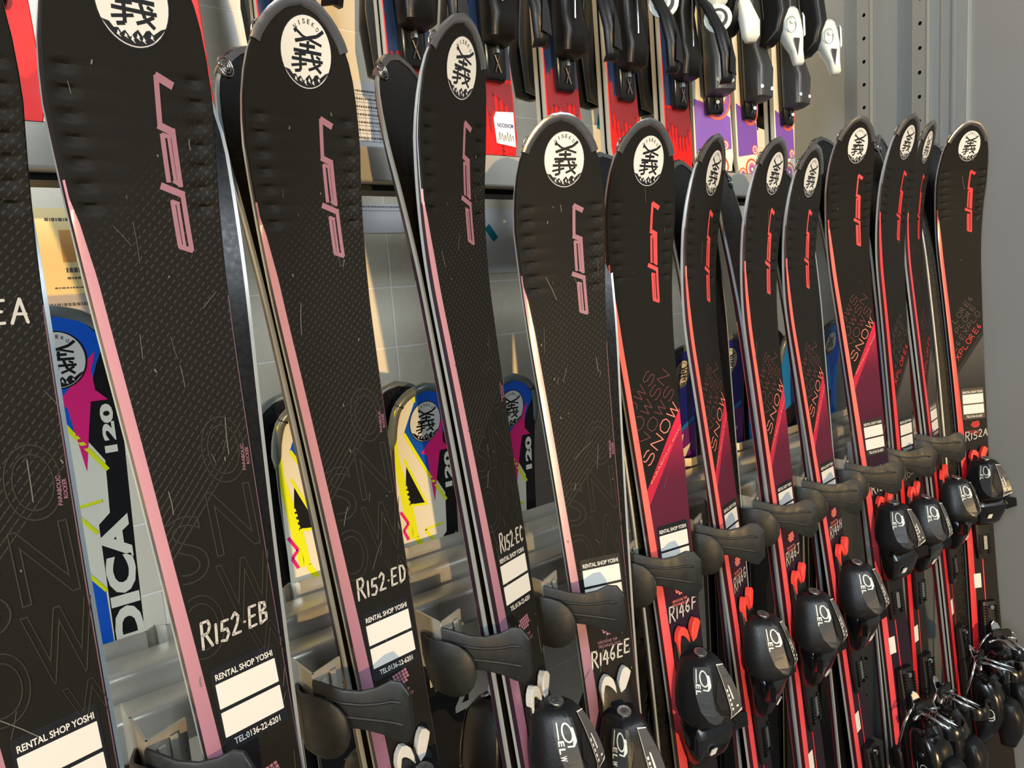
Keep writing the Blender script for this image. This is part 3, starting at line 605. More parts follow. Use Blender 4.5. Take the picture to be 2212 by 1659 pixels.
for k in range(13):
    kind, L, code, hs, hx, hwid, solid, label = SK[k]; p = FR[k]
    t, n, w_ = frame(p); o = Vector(p[:3]); ext = (o.z - BASE_Z) / t.z - .0015
    o = o - t * ext; L2 = L * (1.03 if k == 12 else 1.0); o = o + w_ * .006                         # the length grows a touch so that the tail meets the plinth
    o.z += H; Lm = L2 + ext
    root = thing('ski', mat4(o, w_, n, t), label, 'ski', 'front skis of the rental rack')
    def mk(fnL=Lm): return surf(fnL, AF)
    fn = surf(Lm, AF)
    ski_body(kind, Lm, AF, root); tip_guard(Lm, AF, root, GUARD)
    emblem(fn, root, Lm, dx={11: -.004, 10: -.003, 6: .004, 7: .003}.get(k, 0), ds={2: -.004, 1: .004}.get(k, 0))
    decal('logo', [([q for pts, wd in LOGO for q in slab(pts, wd)], LOGOM[kind], 0)], fn, root, Lm)
    print_marks(kind, fn, root, L)
    rental(fn, root, STK[k])
    rs = random.Random(k + 3); sm = []
    for _ in range({'violet': 34, 'red': 8, 'explore': 12}[kind]):
        x0, y0 = rs.uniform(-.045, .048), rs.uniform(.06, .62) if rs.random() < .75 else rs.uniform(.62, .70); a = rs.gauss(math.pi / 2, .35); l_ = rs.choice((.0015, .003, .008, .018, .03))
        sm += ribbon([(x0, y0), (x0 + math.cos(a) * l_ * .5 + rs.uniform(-.0006, .0006), y0 + math.sin(a) * l_ * .5), (x0 + math.cos(a) * l_, y0 + math.sin(a) * l_)], rs.choice((.00025, .0004, .0007)) if l_ > .004 else .0011, False)
    sk_ = decal('scratch_marks', [(sm, SCRM, .0001)], fn, root, Lm)
    if sk_: sk_['kind'] = 'stuff'
    if code: handwriting(code, fn, root, hs, hx, hwid, m=INKF if k == 10 else INK, slope=.22 if k >= 4 else .04)
    s0 = .706 if L < 1.5 else .728
    s0 = {4: .696, 5: .684, 6: .683, 7: .689, 8: .689, 9: .706, 10: .724, 11: .722, 12: .718}.get(k, s0)
    chev = CHEVW if kind == 'violet' else CHEVR
    off = {4: 0, 5: -.006, 6: -.003, 7: -.003, 8: -.002, 9: .036, 10: .045, 11: .045, 12: .042, 2: .047, 3: .051}.get(k, .049); binding_track(Lm, root, s0, chev, off); toe_piece(Lm, root, s0, chev, 'ELW' if k in (3, 4) else 'EL')
    if k >= 5:
        heel_piece(Lm, root, s0 + .425)
        qr_card(fn, root, s0 + .275)
        decal('centre_line', [([[Vector((-.0012, s0 + .225)), Vector((.0012, s0 + .225)), Vector((.0012, s0 + .335)), Vector((-.0012, s0 + .335))]], LOGOM['explore'], 0)], fn, root)
    # rear ski of the pair, base to base with the front one
    q = BK[k]; yl = {4: .04, 10: .03, 11: .05, 12: 0, 5: .10, 9: .0}.get(k, .19); yaw = max(p[3] - yl, min(p[3] + yl, q[3]))
    tb, nb, wb = frame([*q[:3], yaw, q[4], p[5] + max(-.02 if k != 11 else 0, min(.0 if k == 10 else .04, q[5] - p[5]))]); Ab = .050 if k == 4 else max(.018, q[6])
    of = Vector(p[:3]); lat = {4: -.012, 10: .006, 11: .004, 9: -.012}.get(k, max(-.03, min(.03, (Vector(q[:3]) - of).dot(w_))))
    ob = of + w_ * lat - n * (.0225 + .062 * abs(yaw - p[3])); eb = (ob.z - BASE_Z) / tb.z - .0015; ob = ob - tb * eb; ob.z += H; Lb = L2 + eb
    names = {0: 'R152 EA', 1: 'R152 EB', 2: 'R152 ED', 3: 'R152 EC', 4: 'R146 EE', 5: 'R146 F', 6: 'R146 G', 7: 'R146 J', 8: 'R146 H'}
    lab = 'black-based rear ski behind the ski coded ' + names[k] if k in names else {9: 'black-based rear ski behind the tall burgundy ski', 10: 'black-based rear ski behind the red-striped ski right of the burgundy one', 11: 'black-based rear ski behind the narrow edge-on ski', 12: 'black-based rear ski behind the ski coded R152 A'}[k]
    rb = thing('ski', mat4(ob, -wb, -nb, tb), lab, 'ski', 'rear skis of the rental rack')
    ski_body(kind, Lb, Ab, rb, dents=False); tip_guard(Lb, Ab, rb, GUARD)
    if k in (1, 2, 3, 4, 5): binding_track(Lb, rb, s0, chev, off); toe_piece(Lb, rb, s0, chev, 'ELW')

# ---------------------------------------------------------------- lower rack: beams, V brackets with rubber guides, rear sheet
XL, XR = -.75, 1.783
def bar(name, y0, y1, z0, z1, r_, m, x0=XL, x1=XR):
    pr = []
    for cy, cz, a0 in ((y1 - r_, z1 - r_, 0), (y0 + r_, z1 - r_, 90), (y0 + r_, z0 + r_, 180), (y1 - r_, z0 + r_, 270)):
        for i in range(5): a = math.radians(a0 + 22.5 * i); pr.append((cy + r_ * math.cos(a), cz + r_ * math.sin(a)))
    mb = MB(); mb.loft([[Vector((x, y, z + H)) for y, z in pr] for x in (x0, x1)], m); return mb.build(name, smooth=True, auto=40)
tag(bar('crossbar', .6855, .725, -.402, -.3569, .007, STL), 'lower of the two satin steel crossbars behind the skis', 'metal bar')
tag(bar('crossbar', .7275, .7745, -.382, -.3339, .008, STL), 'upper rear satin steel crossbar behind the skis', 'metal bar')
def sheet(mb, pts, z0, z1, th, m):
    for (a, b_) in zip(pts[:-1], pts[1:]):
        a, b_ = Vector((a[0], a[1], 0)), Vector((b_[0], b_[1], 0)); d = (b_ - a).normalized(); n = Vector((-d.y, d.x, 0)) * th / 2; d = d * th * .3
        q = [a - n - d, b_ - n + d, b_ + n + d, a + n - d]
        mb.add([v + Vector((0, 0, z0 + H)) for v in q] + [v + Vector((0, 0, z1 + H)) for v in q], [(0, 1, 2, 3), (7, 6, 5, 4), (0, 4, 5, 1), (1, 5, 6, 2), (2, 6, 7, 3), (3, 7, 4, 0)], m)
def curl(base, top, pts, m, name, parent, ribs):
    """rubber guide: a curved flap through plan points with per-point bottom and top heights"""
    rings = []; N = len(pts)
    for i, (x, y) in enumerate(pts):
        a = Vector(pts[max(i - 1, 0)]); b_ = Vector(pts[min(i + 1, N - 1)]); d = (b_ - a).normalized(); n = Vector((-d.y, d.x)) * .0022
        z0, z1 = base[i] + H, top[i] + H; hh = z1 - z0
        rings.append([Vector((x + s_ * n.x, y + s_ * n.y, z)) for s_, z in ((-1, z0 + .002), (-1, z1 - .002), (-.5, z1), (.5, z1), (1, z1 - .002), (1, z0 + .002), (.5, z0), (-.5, z0))])
    mb = MB(); mb.loft(rings, m)
    o = mb.build(name, parent, smooth=True, auto=50)
    if ribs:
        mb = MB()
        for f in (.32, .68):
            path = []
            for i, (x, y) in enumerate(pts[1:-1], 1):
                a = Vector(pts[i - 1]); b_ = Vector(pts[i + 1]); d = (b_ - a).normalized(); n = Vector((-d.y, d.x)); n = -n if n.y > 0 else n
                path.append(Vector((x + n.x * .0026, y + n.y * .0026, base[i] + f * (top[i] - base[i]) + H)))
            mb.tube(path, .0016, m, 6)
        mb.build('rib', o, smooth=True)
    return o
BL = ['at the bottom left corner of the photo', 'between the skis coded R152 EB and R152 ED', 'between the skis coded R152 ED and R152 EC', 'between the skis coded R152 EC and R146 EE', 'between the skis coded R146 EE and R146 F', 'between the skis coded R146 F and R146 G', 'between the skis coded R146 G and R146 J', 'between the skis coded R146 J and R146 H', 'between the ski coded R146 H and the tall burgundy SNOW ski', 'right of the tall burgundy SNOW ski', 'left of the narrow edge-on ski', 'nearest the last ski at the side panel']
for i in range(11):
    F_ = {9: 1.071, 0: 1.0}.get(i, 1.045); X0 = .1935 + .134 * (i - 1); M0 = Matrix.Translation((X0 * F_, .58 * F_, H - .36 * F_))
    sc_ = lambda pts: [(x * F_, min(y * F_, .683)) for x, y in pts]; sz_ = lambda z: [v * F_ for v in z]
    root = thing('bracket', M0, 'black rubber ski guides ' + BL[i], 'ski holder', 'V brackets with rubber guides'); inv = M0.inverted()
    mb = MB(); sheet(mb, sc_([(X0 - .006, .654), (X0 - .004, .625), (X0, .580), (X0 + .030, .592)]), -.385 * F_, -.3250 * F_, .0022, STL)
    o = mb.build('plate', root); o.matrix_parent_inverse = inv
    mb = MB()
    for xx, zz in ((.010, -.334), (.020, -.331)): mb.box(((X0 + xx) * F_, (.579 + xx * .40) * F_ - .0035, zz * F_ + H - .014), (.006, .0022, .028), STL, Matrix.Rotation(.33, 3, 'Z'))
    o = mb.build('tab', root, bevel=.0004); o.matrix_parent_inverse = inv
    rp = [(X0 - .001, .577), (X0 + .006, .566), (X0 + .016, .553), (X0 + .028, .543), (X0 + .040, .535), (X0 + .050, .528), (X0 + .056, .520), (X0 + .059, .512)]
    tp = [-.3290, -.3310, -.3350, -.3370, -.3350, -.3300, -.3300, -.3390]; bt = [-.3660, -.3680, -.3700, -.3730, -.3790, -.3860, -.3880, -.3760]
    o = curl(sz_(bt), sz_(tp), sc_(rp), RUB, 'rubber_guide', root, True); o.matrix_parent_inverse = inv
    lp = [(X0 - .0045, .612), (X0 - .0100, .594), (X0 - .0110, .583), (X0 - .0070, .573), (X0 - .0015, .564), (X0 + .0045, .5565), (X0 + .0095, .5510), (X0 + .0130, .5475), (X0 + .0150, .5455)]
    tp = [-.3450, -.3420, -.3400, -.3390, -.3400, -.3430, -.3485, -.3550, -.3620]; bt = [-.3700, -.3860, -.3930, -.3960, -.3975, -.3960, -.3915, -.3850, -.3770]
    o = curl(sz_(bt), sz_(tp), sc_(lp), RUB, 'rubber_guide', root, False); o.matrix_parent_inverse = inv
mb = MB(); pts = []
x = XL
while x < XR - .15:
    pts += [(x, .7785), (x + .124, .7775), (x + .134, .7865)]; x += .144
sheet(mb, pts, -.38, -.3200, .002, STL); tag(mb.build('divider_strip'), 'folded steel strip behind the crossbars holding the small bright skis', 'metal strip')

# ---------------------------------------------------------------- small bright children's skis behind
def kid_hw(s): return lerp(s, [0, .003, .008, .015, .025, .04, .06, .10, .3, .6, 1.0, 1.1, 1.15], [.002, .017, .027, .035, .0415, .0455, .047, .0465, .039, .034, .040, .041, .036])
def plain_body(L, hwf, parent, topm, sidem, T=.011, A=.02, smin=0.0, name='body'):
    ss = [smin] + [smin + v for v in (.001, .003, .006, .01, .015, .022, .03, .04, .055, .07, .09, .12, .16)]; s = smin + .2
    while s < L: ss.append(s); s += .06
    ss.append(L); rows = []; mb = MB()
    for m in (topm, sidem, STEEL, BASE): mb.mi(m)
    for s in ss:
        h = hwf(s - smin); yy = A * max(0, (.16 - (s - smin)) / .16) ** 2
        rows.append([Vector((x, -(yy + n), L - s)) for x, n in ((-h, -.001), (-h + .001, 0), (h - .001, 0), (h, -.001), (h, -T + .002), (h, -T), (-h, -T), (-h, -T + .002))])
    for r_ in rows: mb.v += r_
    N = 8
    for i in range(len(rows) - 1):
        for j in range(N):
            a = i * N + j; b_ = i * N + (j + 1) % N; mb.f.append((a, b_, b_ + N, a + N)); mb.m.append((0, 0, 0, 1, 2, 3, 2, 1)[j])
    mb.f += [tuple(range(N)), tuple(range((len(rows) - 1) * N, len(rows) * N))[::-1]]; mb.m += [1, 1]
    return mb.build(name, parent, smooth=True, auto=35)
def bumper(L, hwf, parent, m, A=.02, rad=.0062):
    S_ = [.075, .06, .045, .033, .024, .016, .010, .005, .002]
    pts = [Vector((-hwf(s), -A * ((.16 - s) / .16) ** 2 + .004, L - s)) for s in S_] + [Vector((0, -A + .004, L + .001))] + [Vector((hwf(s), -A * ((.16 - s) / .16) ** 2 + .004, L - s)) for s in S_[::-1]]
    mb = MB(); mb.tube(pts, [rad * (.6 if i in (0, len(pts) - 1) else 1) for i in range(len(pts))], m, 12); o = mb.build('tip_bumper', parent, smooth=True)
    mb = MB(); i = 4
    for sg in (-1, 1):
        c_ = Vector((sg * hwf(.02), -A * .76 + .004, L - .02)); d = Vector((sg * .5, 0, .8)).normalized()
        mb.tube([c_ - Vector((0, 0, .001)), c_ + Vector((-sg * .0012, 0, .0012))], rad * 1.08, HOLE, 12)
    mb.build('bumper_joint', o)
    return o
KY = mat('kid_yellow', (226, 234, 24), 0.35); KW = mat('kid_white', (226, 222, 202), 0.35); KB = mat('kid_blue', (12, 84, 190), 0.32); KP = mat('kid_pink', (226, 32, 118), 0.35); KK = mat('kid_black', (18, 18, 20), 0.35)
KN = mat('kid_navy', (18, 26, 132), 0.32); KU = mat('kid_purple', (108, 34, 128), 0.35); KC = mat('kid_cyan', (20, 118, 196), 0.32); BUMP = mat('bumper_grey', (92, 98, 94), 0.32, 0.0, coat=0.4); KS = mat('kid_side', (20, 20, 22), 0.4)
V = lambda l_: [Vector(p) for p in l_]
def poly_strips(pts, wd): return ribbon(pts, wd, False)
def kid_print(kind, fn, parent, L):
    if kind == 'race':
        it = [([V([(-.047, .03), (-.02, .006), (-.0175, .018), (-.030, .050), (.026, .150), (.023, .204), (.012, .214), (.010, .36), (-.047, .36)])], KW, .0001),
              ([V([(-.020, .010), (.0, .003), (.022, .010), (.040, .030), (.030, .052), (.012, .11), (.004, .122), (-.033, .056), (-.0185, .018)])], KB, .0002),
              ([V([(.030, .040), (.025, .058), (.026, .078), (.036, .089), (.021, .089), (.009, .158), (.001, .092), (-.008, .088), (.006, .072), (.015, .055)])], KP, .0003),
              (poly_strips([(-.033, .056), (.001, .117), (.027, .160)], .0042), KY, .0003), (poly_strips([(-.0195, .006), (-.0185, .017)], .004), KY, .0003),
              ([V([(-.047, .024), (-.040, .020), (-.043, .048), (-.0415, .085), (-.030, .135), (-.024, .20), (-.034, .20), (-.047, .10)])], KY, .0003),
              ([V([(-.0305, .094), (-.006, .158), (-.026, .153), (-.029, .200), (-.030, .150), (-.0335, .13)])], KK, .0003),
              (poly_strips([(-.034, .090), (-.004, .158), (-.029, .155)], .0035), KY, .0004), (poly_strips([(-.029, .155), (-.024, .200), (-.006, .235)], .007), KY, .0004),
              (poly_strips([(-.010, .193), (.018, .190)], .003), KY, .0004), (poly_strips([(-.010, .193), (.010, .222)], .0035), KY, .0004),
              (poly_strips([(-.044, .160), (-.034, .178), (-.042, .186), (-.036, .20)], .004), KP, .0004),
              ([V([(-.012, .25), (.009, .282), (.009, .36), (-.012, .36)])], KB, .0004), (poly_strips([(-.014, .245), (.010, .283)], .0035), KY, .0005),
              (text2d('120', (.0385, .143), .050, .0115, math.radians(90), 0, .05), KW, .0004), (text2d('NORDICA', (.0385, .470), .262, .0270, math.radians(90), 0, .05), KW, .0004)]
    elif kind == 'navy':
        it = [(poly_strips([(-.03, .02), (-.005, .14)], .006), KB, .0002), ([V([(-.045, .15), (.045, .14), (.043, .23), (-.043, .23)])], KU, .0002), ([V([(-.02, .17), (.01, .155), (.002, .185), (.03, .175), (.0, .215), (-.015, .20)])], KW, .0003), (poly_strips([(-.04, .135), (.0, .15), (.04, .13)], .008), KC, .0003), (poly_strips([(-.04, .215), (.04, .21)], .008), KC, .0003)]
    elif kind == 'cyan':
        it = [([V([(-.01, .02), (.03, .02), (.042, .09), (.015, .12)])], KB, .0002), ([V([(-.03, .17), (.02, .15), (.03, .20), (-.01, .215)])], KK, .0002), (poly_strips([(.03, .03), (.018, .23)], .010), KB, .0003)]
    if kind != 'race': it = [([[Vector((sg * kid_hw(q) * .96, q)) for q, sg in [(q, 1) for q in (.004, .015, .03, .06, .1, .2, .32)] + [(q, -1) for q in (.32, .2, .1, .06, .03, .015, .004)]]], KT[kind], .00005)] + it
    decal('print', it, fn, parent, None, sharp=.17)
KT = {'race': KK, 'navy': KN, 'cyan': KC}
KLAB = [("child's race ski with pink star", 'between the two leftmost big skis'), ("child's race ski with yellow edge", 'just left of the ski coded R152 ED'), ("child's race ski with yellow arrow print", 'between the skis R152 ED and R152 EC'), ("child's race ski with number 120", 'just left of the ski coded R146 EE'),
        ("navy and purple child's ski", 'between the skis R146 EE and R146 F'), ("navy child's ski with oval sticker", 'between the skis R146 F and R146 G'), ("navy child's ski with blue splash", 'between the skis R146 G and R146 J'), ("bright blue child's ski", 'just left of the ski coded R146 J'), ("bright blue child's ski", 'between the skis R146 J and R146 H'), ("bright blue child's ski", 'beside the tall burgundy ski')]
KD = [(.058, .01, 'race', 0), (.300, -.110, 'race', 0), (.449, -.117, 'race', 0), (.590, -.123, 'race', 0), (.820, -.130, 'navy', 0), (.972, -.123, 'navy', 0), (1.112, -.116, 'navy', .1), (1.225, -.122, 'cyan', 0), (1.338, -.122, 'cyan', 0), (1.480, -.120, 'cyan', 0)]
KT = {'race': KK, 'navy': KN, 'cyan': KC}
for i, (X, zt, kind, yaw) in enumerate(KD):
    zb = BASE_Z; t = Vector((0, .0, 1)); L = zt - zb
    hf = kid_hw
    root = thing('child_ski', Matrix.Translation((X, .797, zb + H)) @ Matrix.Rotation(-yaw, 4, 'Z'), ', '.join(KLAB[i]), 'ski', "children's skis behind the crossbars")
    plain_body(L, hf, root, KK, KS); bumper(L, hf, root, BUMP)
    fn = lambda w_, s_, e=0.0, L=L: Vector((w_, -(.02 * max(0, (.16 - s_) / .16) ** 2 + .0004 + e), L - s_))
    kid_print(kind, fn, root, L); emblem(lambda w_, s_, e=0.0, fn=fn: fn(w_, s_, e + .0008), root, None, dx=-.006, ds=-.001, sc=.93 if kind == 'race' else .85, clip=False)
    if i < 4:
        mb = MB(); mb.loft([sup(.56 + a, L, 0, h, .001, n1, 4) for a, h, n1 in ((0, .014, .02), (.02, .026, .045), (.07, .030, .055), (.10, .022, .03))], PLAS); mb.build('toe_piece', root, smooth=True)
        rental(fn, root, .36 if i else .36, -.0265)
    rb = thing('child_ski', Matrix.Translation((X - .012, .828, zb + H)) @ Matrix.Rotation(math.pi, 4, 'Z'), "black rear child's ski, " + KLAB[i][1], 'ski', "rear children's skis behind the crossbars")
    plain_body(L, hf, rb, KT[kind], KS, A=.014); bumper(L, hf, rb, BUMP, A=.014)

# ---------------------------------------------------------------- upper shelf with children's skis standing on their tails
mb = MB(); mb.box((.515, .8225, .1665 + H), (2.53, .045, .043), BEIGE); mb.box((.515, .872, .183 + H), (2.53, .060, .010), BEIGE); o = mb.build('upper_shelf', bevel=.003); tag(o, 'long grey metal shelf rail crossing behind the ski tips', 'shelf')
mb = MB(); mb.box((.515, .845, .1415 + H), (2.53, .045, .007), HOLE); mb.build('underside_shadow', o)  # black strip standing in for the shadow gap under the rail
UR = mat('upper_red', (226, 28, 24), 0.42, spec=.3); UM = mat('upper_maroon', (132, 34, 40), 0.34); UNV = mat('upper_navy', (26, 44, 78), 0.32, coat=0.2)
UWH = mat('upper_white', (228, 222, 200), 0.34); UPU = mat('upper_purple', (122, 78, 168), 0.34); UOR = mat('upper_orange', (228, 96, 44), 0.36); UPK = mat('upper_pink', (216, 120, 140), 0.36); ULS = mat('upper_light_side', (196, 192, 180), 0.3)
def upper_ski(X, kind, label, heel, yaw=0.0, Y=.862, lean=.035, hwid=.034, seed=0):
    L = .90; zb = .1900; rnd = random.Random(seed)
    M = Matrix.Translation((X, Y, zb + H)) @ Matrix.Rotation(-yaw, 4, 'Z') @ Matrix.Rotation(-lean, 4, 'X')
    root = thing('child_ski', M, label, 'ski', "children's skis on the upper shelf")
    def hf(s): return lerp(s, [0, .004, .012, .03, .08, .35, .62, .86, .895, .90], [.004, .02, .03, .038, .042, hwid, hwid - .001, hwid + .004, hwid + .002, hwid - .004])
    plain_body(L, hf, root, UR if kind == 'red' else UWH, ULS, A=.03)
    fn = lambda w_, h_, e=0.0: Vector((w_, -.0005 - e, max(.0015, h_)))              # here the second coordinate is height above the tail
    it = []
    if kind == 'red' and seed < 2: pass
    elif kind == 'red':
        it.append(([V([(-hwid, .125), (hwid, .125), (hwid, .58), (-hwid, .58)])], UNV, .0001)); cols = 7; w0 = 2 * hwid / cols
        for c_ in range(cols):
            x0 = -hwid + c_ * w0; a = .078 + rnd.uniform(-.012, .022); b_ = .128 + rnd.uniform(-.008, .030)
            it.append(([V([(x0, a + .006), (x0 + w0 / 2, a), (x0 + w0, a + .006), (x0 + w0, b_ - .006), (x0 + w0 / 2, b_), (x0, b_ - .006)])], UM, .0003))
            it.append(([V([(x0 + w0 * .1, a - .014), (x0 + w0 * .5, a - .026), (x0 + w0 * .5, a + .004), (x0 + w0 * .1, a + .006)])], UM, .0003))
        it.append((text2d('VANTAGE', (.006, -.030), .055, .005, math.radians(-90)), KK, .0004))
    else:
        it.append(([V([(-hwid, .045), (hwid, .055), (hwid, .115), (.01, .135), (-hwid, .15)])], UPU, .0001))
        for (x, y, r1) in ((.010, .022, .022), (-.022, .010, .014), (.024, .062, .010)):
            for rr, mm in ((r1, UOR), (r1 * .8, UWH), (r1 * .6, UPK), (r1 * .35, UPU), (r1 * .18, UWH)): it.append(([ell((x, y), rr, rr, 20)], mm, .0002 + .0002 * (1 - rr / r1)))
        it.append(([ell((.012, .150), .031, .040, 24)], UOR, .0003)); it.append(([ell((.012, .152), .028, .037, 24)], UPU, .0004)); it.append(([ell((.014, .160), .020, .026, 24)], UOR, .0005)); it.append(([ell((.014, .162), .018, .024, 24)], UWH, .0006))
        for k in range(7):
            a = math.radians(200 + k * 22); it.append((ribbon([(.013 + .020 * math.cos(a), .158 + .026 * math.sin(a)), (.013 + .028 * math.cos(a), .154 + .036 * math.sin(a))], .0012, False), UOR, .0007))
        if heel == 'pad': it.append((text2d('100', (.006, -.148), .018, .007), KK, .0008))
    # text2d counts downwards, so flip those entries back to heights
    fixed = []
    for g, m, e in it:
        if isinstance(g, tuple): g = ([(x, -y, z) for x, y, z in g[0]], g[1])
        fixed.append((g, m, e))
    decal('print', fixed, fn, root, None, sharp=-1)
    mb = MB(); mb.box((0, -.002, .0055), (2 * hwid - .002, .015, .010), KK); mb.build('tail_cap', root, bevel=.001)
    S = lambda h_, c_, hh, n0, n1, ex=3.2: [Vector((p.x, p.y, p.z)) for p in sup(-h_, 0, c_, hh, n0, n1, ex)]
    h0 = .118
    mb = MB(); mb.loft([S(h0 + a, 0, h, .0, n1, 5) for a, h, n1 in ((0, .016, .010), (.006, .0185, .014), (.06, .019, .016), (.30, .019, .016), (.36, .012, .008))], PLASG); tr = mb.build('binding_track', root, smooth=True, auto=45)
    mb = MB()
    for sg in (-1, 1): mb.tube([Vector((sg * .005, -.0165, h0 + .010)), Vector((-sg * .004, -.0165, h0 + .034))], .0012, PLASD, 6)
    mb.box((0, -.018, h0 + .044), (.005, .004, .014), SCREW); mb.build('screw', tr)
    if heel in ('black', 'ring'):
        mb = MB(); mb.loft([S(h0 + a, 0, h, n0, n1, 4) for a, h, n0, n1 in ((.046, .016, .012, .030), (.052, .025, .010, .044), (.080, .027, .010, .050), (.105, .026, .010, .044), (.16, .022, .010, .040), (.22, .024, .010, .055), (.26, .018, .010, .04))], PLAS); hp = mb.build('heel_piece', root, smooth=True, auto=55)
        mb = MB(); rings = []                              # hollow lever strap hanging outward
        for a, x, n in ((.200, .008, .052), (.155, .010, .080), (.110, .012, .100), (.066, .014, .108), (.030, .015, .106), (.020, .015, .100)):
            rings.append([Vector((x + dx * (.8 if a < .04 else 1), -(n + dn), h0 + a)) for dx, dn in ((-.016, -.004), (.0, .004), (.016, -.002), (.013, -.008), (.0, -.002), (-.013, -.010))])
        mb.loft(rings, PLAS); mb.build('heel_lever', hp, smooth=True)
        mb = MB(); mb.prism([Vector(p) for p in ((-.009, .036), (.008, .031), (.006, .066), (-.002, .094))], lambda p, h: Vector((.015 + p.x, -(.1125 + h), h0 + p.y)), .0012, HOLE); mb.build('lever_slot', hp)
        mb = MB(); mb.tube([Vector((.0, -.05, h0 + .20)), Vector((-.010, -.052, h0 + .095))], .0016, CHROME, 8); mb.tube([Vector((-.002, -.052, h0 + .205)), Vector((.018, -.052, h0 + .12))], .0012, PLASD, 8); mb.build('spring_rod', hp)
    if heel == 'ring':
        mb = MB(); c_ = Vector((.018, -.086, h0 + .134)); nr = Vector((-.75, -.66, 0)); 
        disc(mb, c_, nr, .024, .004, WHT); disc(mb, c_ + nr.normalized() * .004, nr, .017, .001, PLASD); disc(mb, c_ + nr.normalized() * .005, nr, .011, .003, WHT); disc(mb, c_ + nr.normalized() * .008, nr, .006, .001, WHTS); mb.build('pivot_disc', hp, bevel=.0008)
        mb = MB(); mb.loft([S(h0 + a, x, h, n0, n1) for a, x, h, n0, n1 in ((.150, .026, .010, .066, .080), (.165, .026, .018, .060, .096), (.20, .020, .022, .06, .104), (.26, .014, .026, .05, .10))], WHT); mb.build('white_cover', hp, smooth=True)
    if heel in ('white', 'pad'):
        mb = MB(); mb.loft([S(h0 + a, 0, h, n0, n1, 4) for a, h, n0, n1 in ((.03, .017, .010, .040), (.036, .025, .008, .052), (.09, .026, .008, .056), (.13, .024, .008, .044), (.3, .020, .008, .036))], PLASD); hp = mb.build('heel_piece', root, smooth=True, auto=55)
        for q in ((-.018, -.050, h0 + .052), (.012, -.052, h0 + .050), (.0, -.020, h0 + .020)):
            mb = MB(); disc(mb, q, (-.5, -1, 0), .0036, .002, SCREW, 12); mb.build('screw', hp)
        mb = MB(); mb.loft([S(h0 + a, x, h, n0, n1, 4) for a, x, h, n0, n1 in ((.130, .006, .016, .036, .060), (.150, .014, .018, .040, .084), (.185, .020, .018, .045, .090), (.30, .016, .018, .040, .08))], PLAS); mb.build('lever_arm', hp, smooth=True, auto=50)
    if heel == 'white':
        TR = Matrix.Translation((.034, -.088, 0)) @ Matrix.Rotation(math.radians(-42), 4, 'Z') @ Matrix.Translation((-.031, .088, 0))
        mb = MB(); mb.loft([[TR @ p for p in S(h0 + .080 + a * .54, x, h, n0, n1, 3.0)] for a, x, h, n0, n1 in ((.000, .036, .007, .098, .108), (.008, .036, .010, .092, .114), (.050, .034, .0115, .084, .114), (.080, .032, .016, .074, .112), (.115, .030, .0205, .064, .110), (.160, .028, .0215, .056, .106), (.200, .028, .0185, .052, .098), (.215, .028, .015, .052, .090))], WHT); hs = mb.build('white_housing', hp, smooth=True)
        mb = MB(); f = lambda p, h: TR @ Vector((p.x + .031, -(.1135 + h), h0 + .080 + p.y * .54))
        mb.prism([Vector(q) for q in ((.001, .030), (.006, .088), (-.005, .092), (-.003, .065))], f, .0012, HOLE); mb.build('lever_slot', hs)
        mb = MB(); ring = [Vector((.024 + .009 * math.cos(k * math.pi / 8), h0 + .156 + .015 * math.sin(k * math.pi / 8))) for k in range(17)]
        mb.tube([TR @ Vector((p.x, -.1095, p.y)) for p in ring], .0009, WHTS, 6); disc(mb, TR @ Vector((.027, -.1085, h0 + .162)), (-.67, -.74, 0), .0042, .002, WHT); mb.build('dial', hs)
        mb = MB(); mb.prism([Vector(q) for q in ((.017, .132), (.0205, .136), (.0205, .170), (.017, .178))], lambda p, h: TR @ Vector((p.x + .031, -(.098 + h), h0 + p.y)), .006, CLEAR); mb.build('scale_window', hs)
    if heel == 'pad':
        mb = MB(); mb.loft([S(h0 + a, x, h, n0, n1) for a, x, h, n0, n1 in ((.104, .026, .010, .085, .098), (.114, .026, .016, .082, .104), (.140, .026, .018, .078, .104), (.18, .020, .012, .070, .092), (.24, .010, .012, .05, .08))], WHT); mb.build('white_lever', hp, smooth=True)
    rb = thing('child_ski', M @ Matrix.Translation((0, .026, 0)) @ Matrix.Rotation(math.pi, 4, 'Z'), 'rear partner of the ' + label.replace("child's ski", "child ski"), 'ski', "rear children's skis on the upper shelf")
    plain_body(L, hf, rb, UNV if kind == 'red' else UWH, ULS, A=.015)
    mb = MB(); mb.loft([S(h0 + a, 0, h, .0, n1, 5) for a, h, n1 in ((0, .014, .010), (.02, .024, .045), (.10, .026, .05), (.30, .019, .016))], PLASG); mb.build('heel_piece', rb, smooth=True, auto=45)
    mb = MB(); mb.loft([S(h0 + a, 0, h, n0, n1, 3) for a, h, n0, n1 in ((.012, .010, .04, .062), (.022, .017, .045, .082), (.09, .019, .05, .09), (.2, .016, .04, .06))], PLAS); mb.build('heel_lever', rb, smooth=True)
    return root
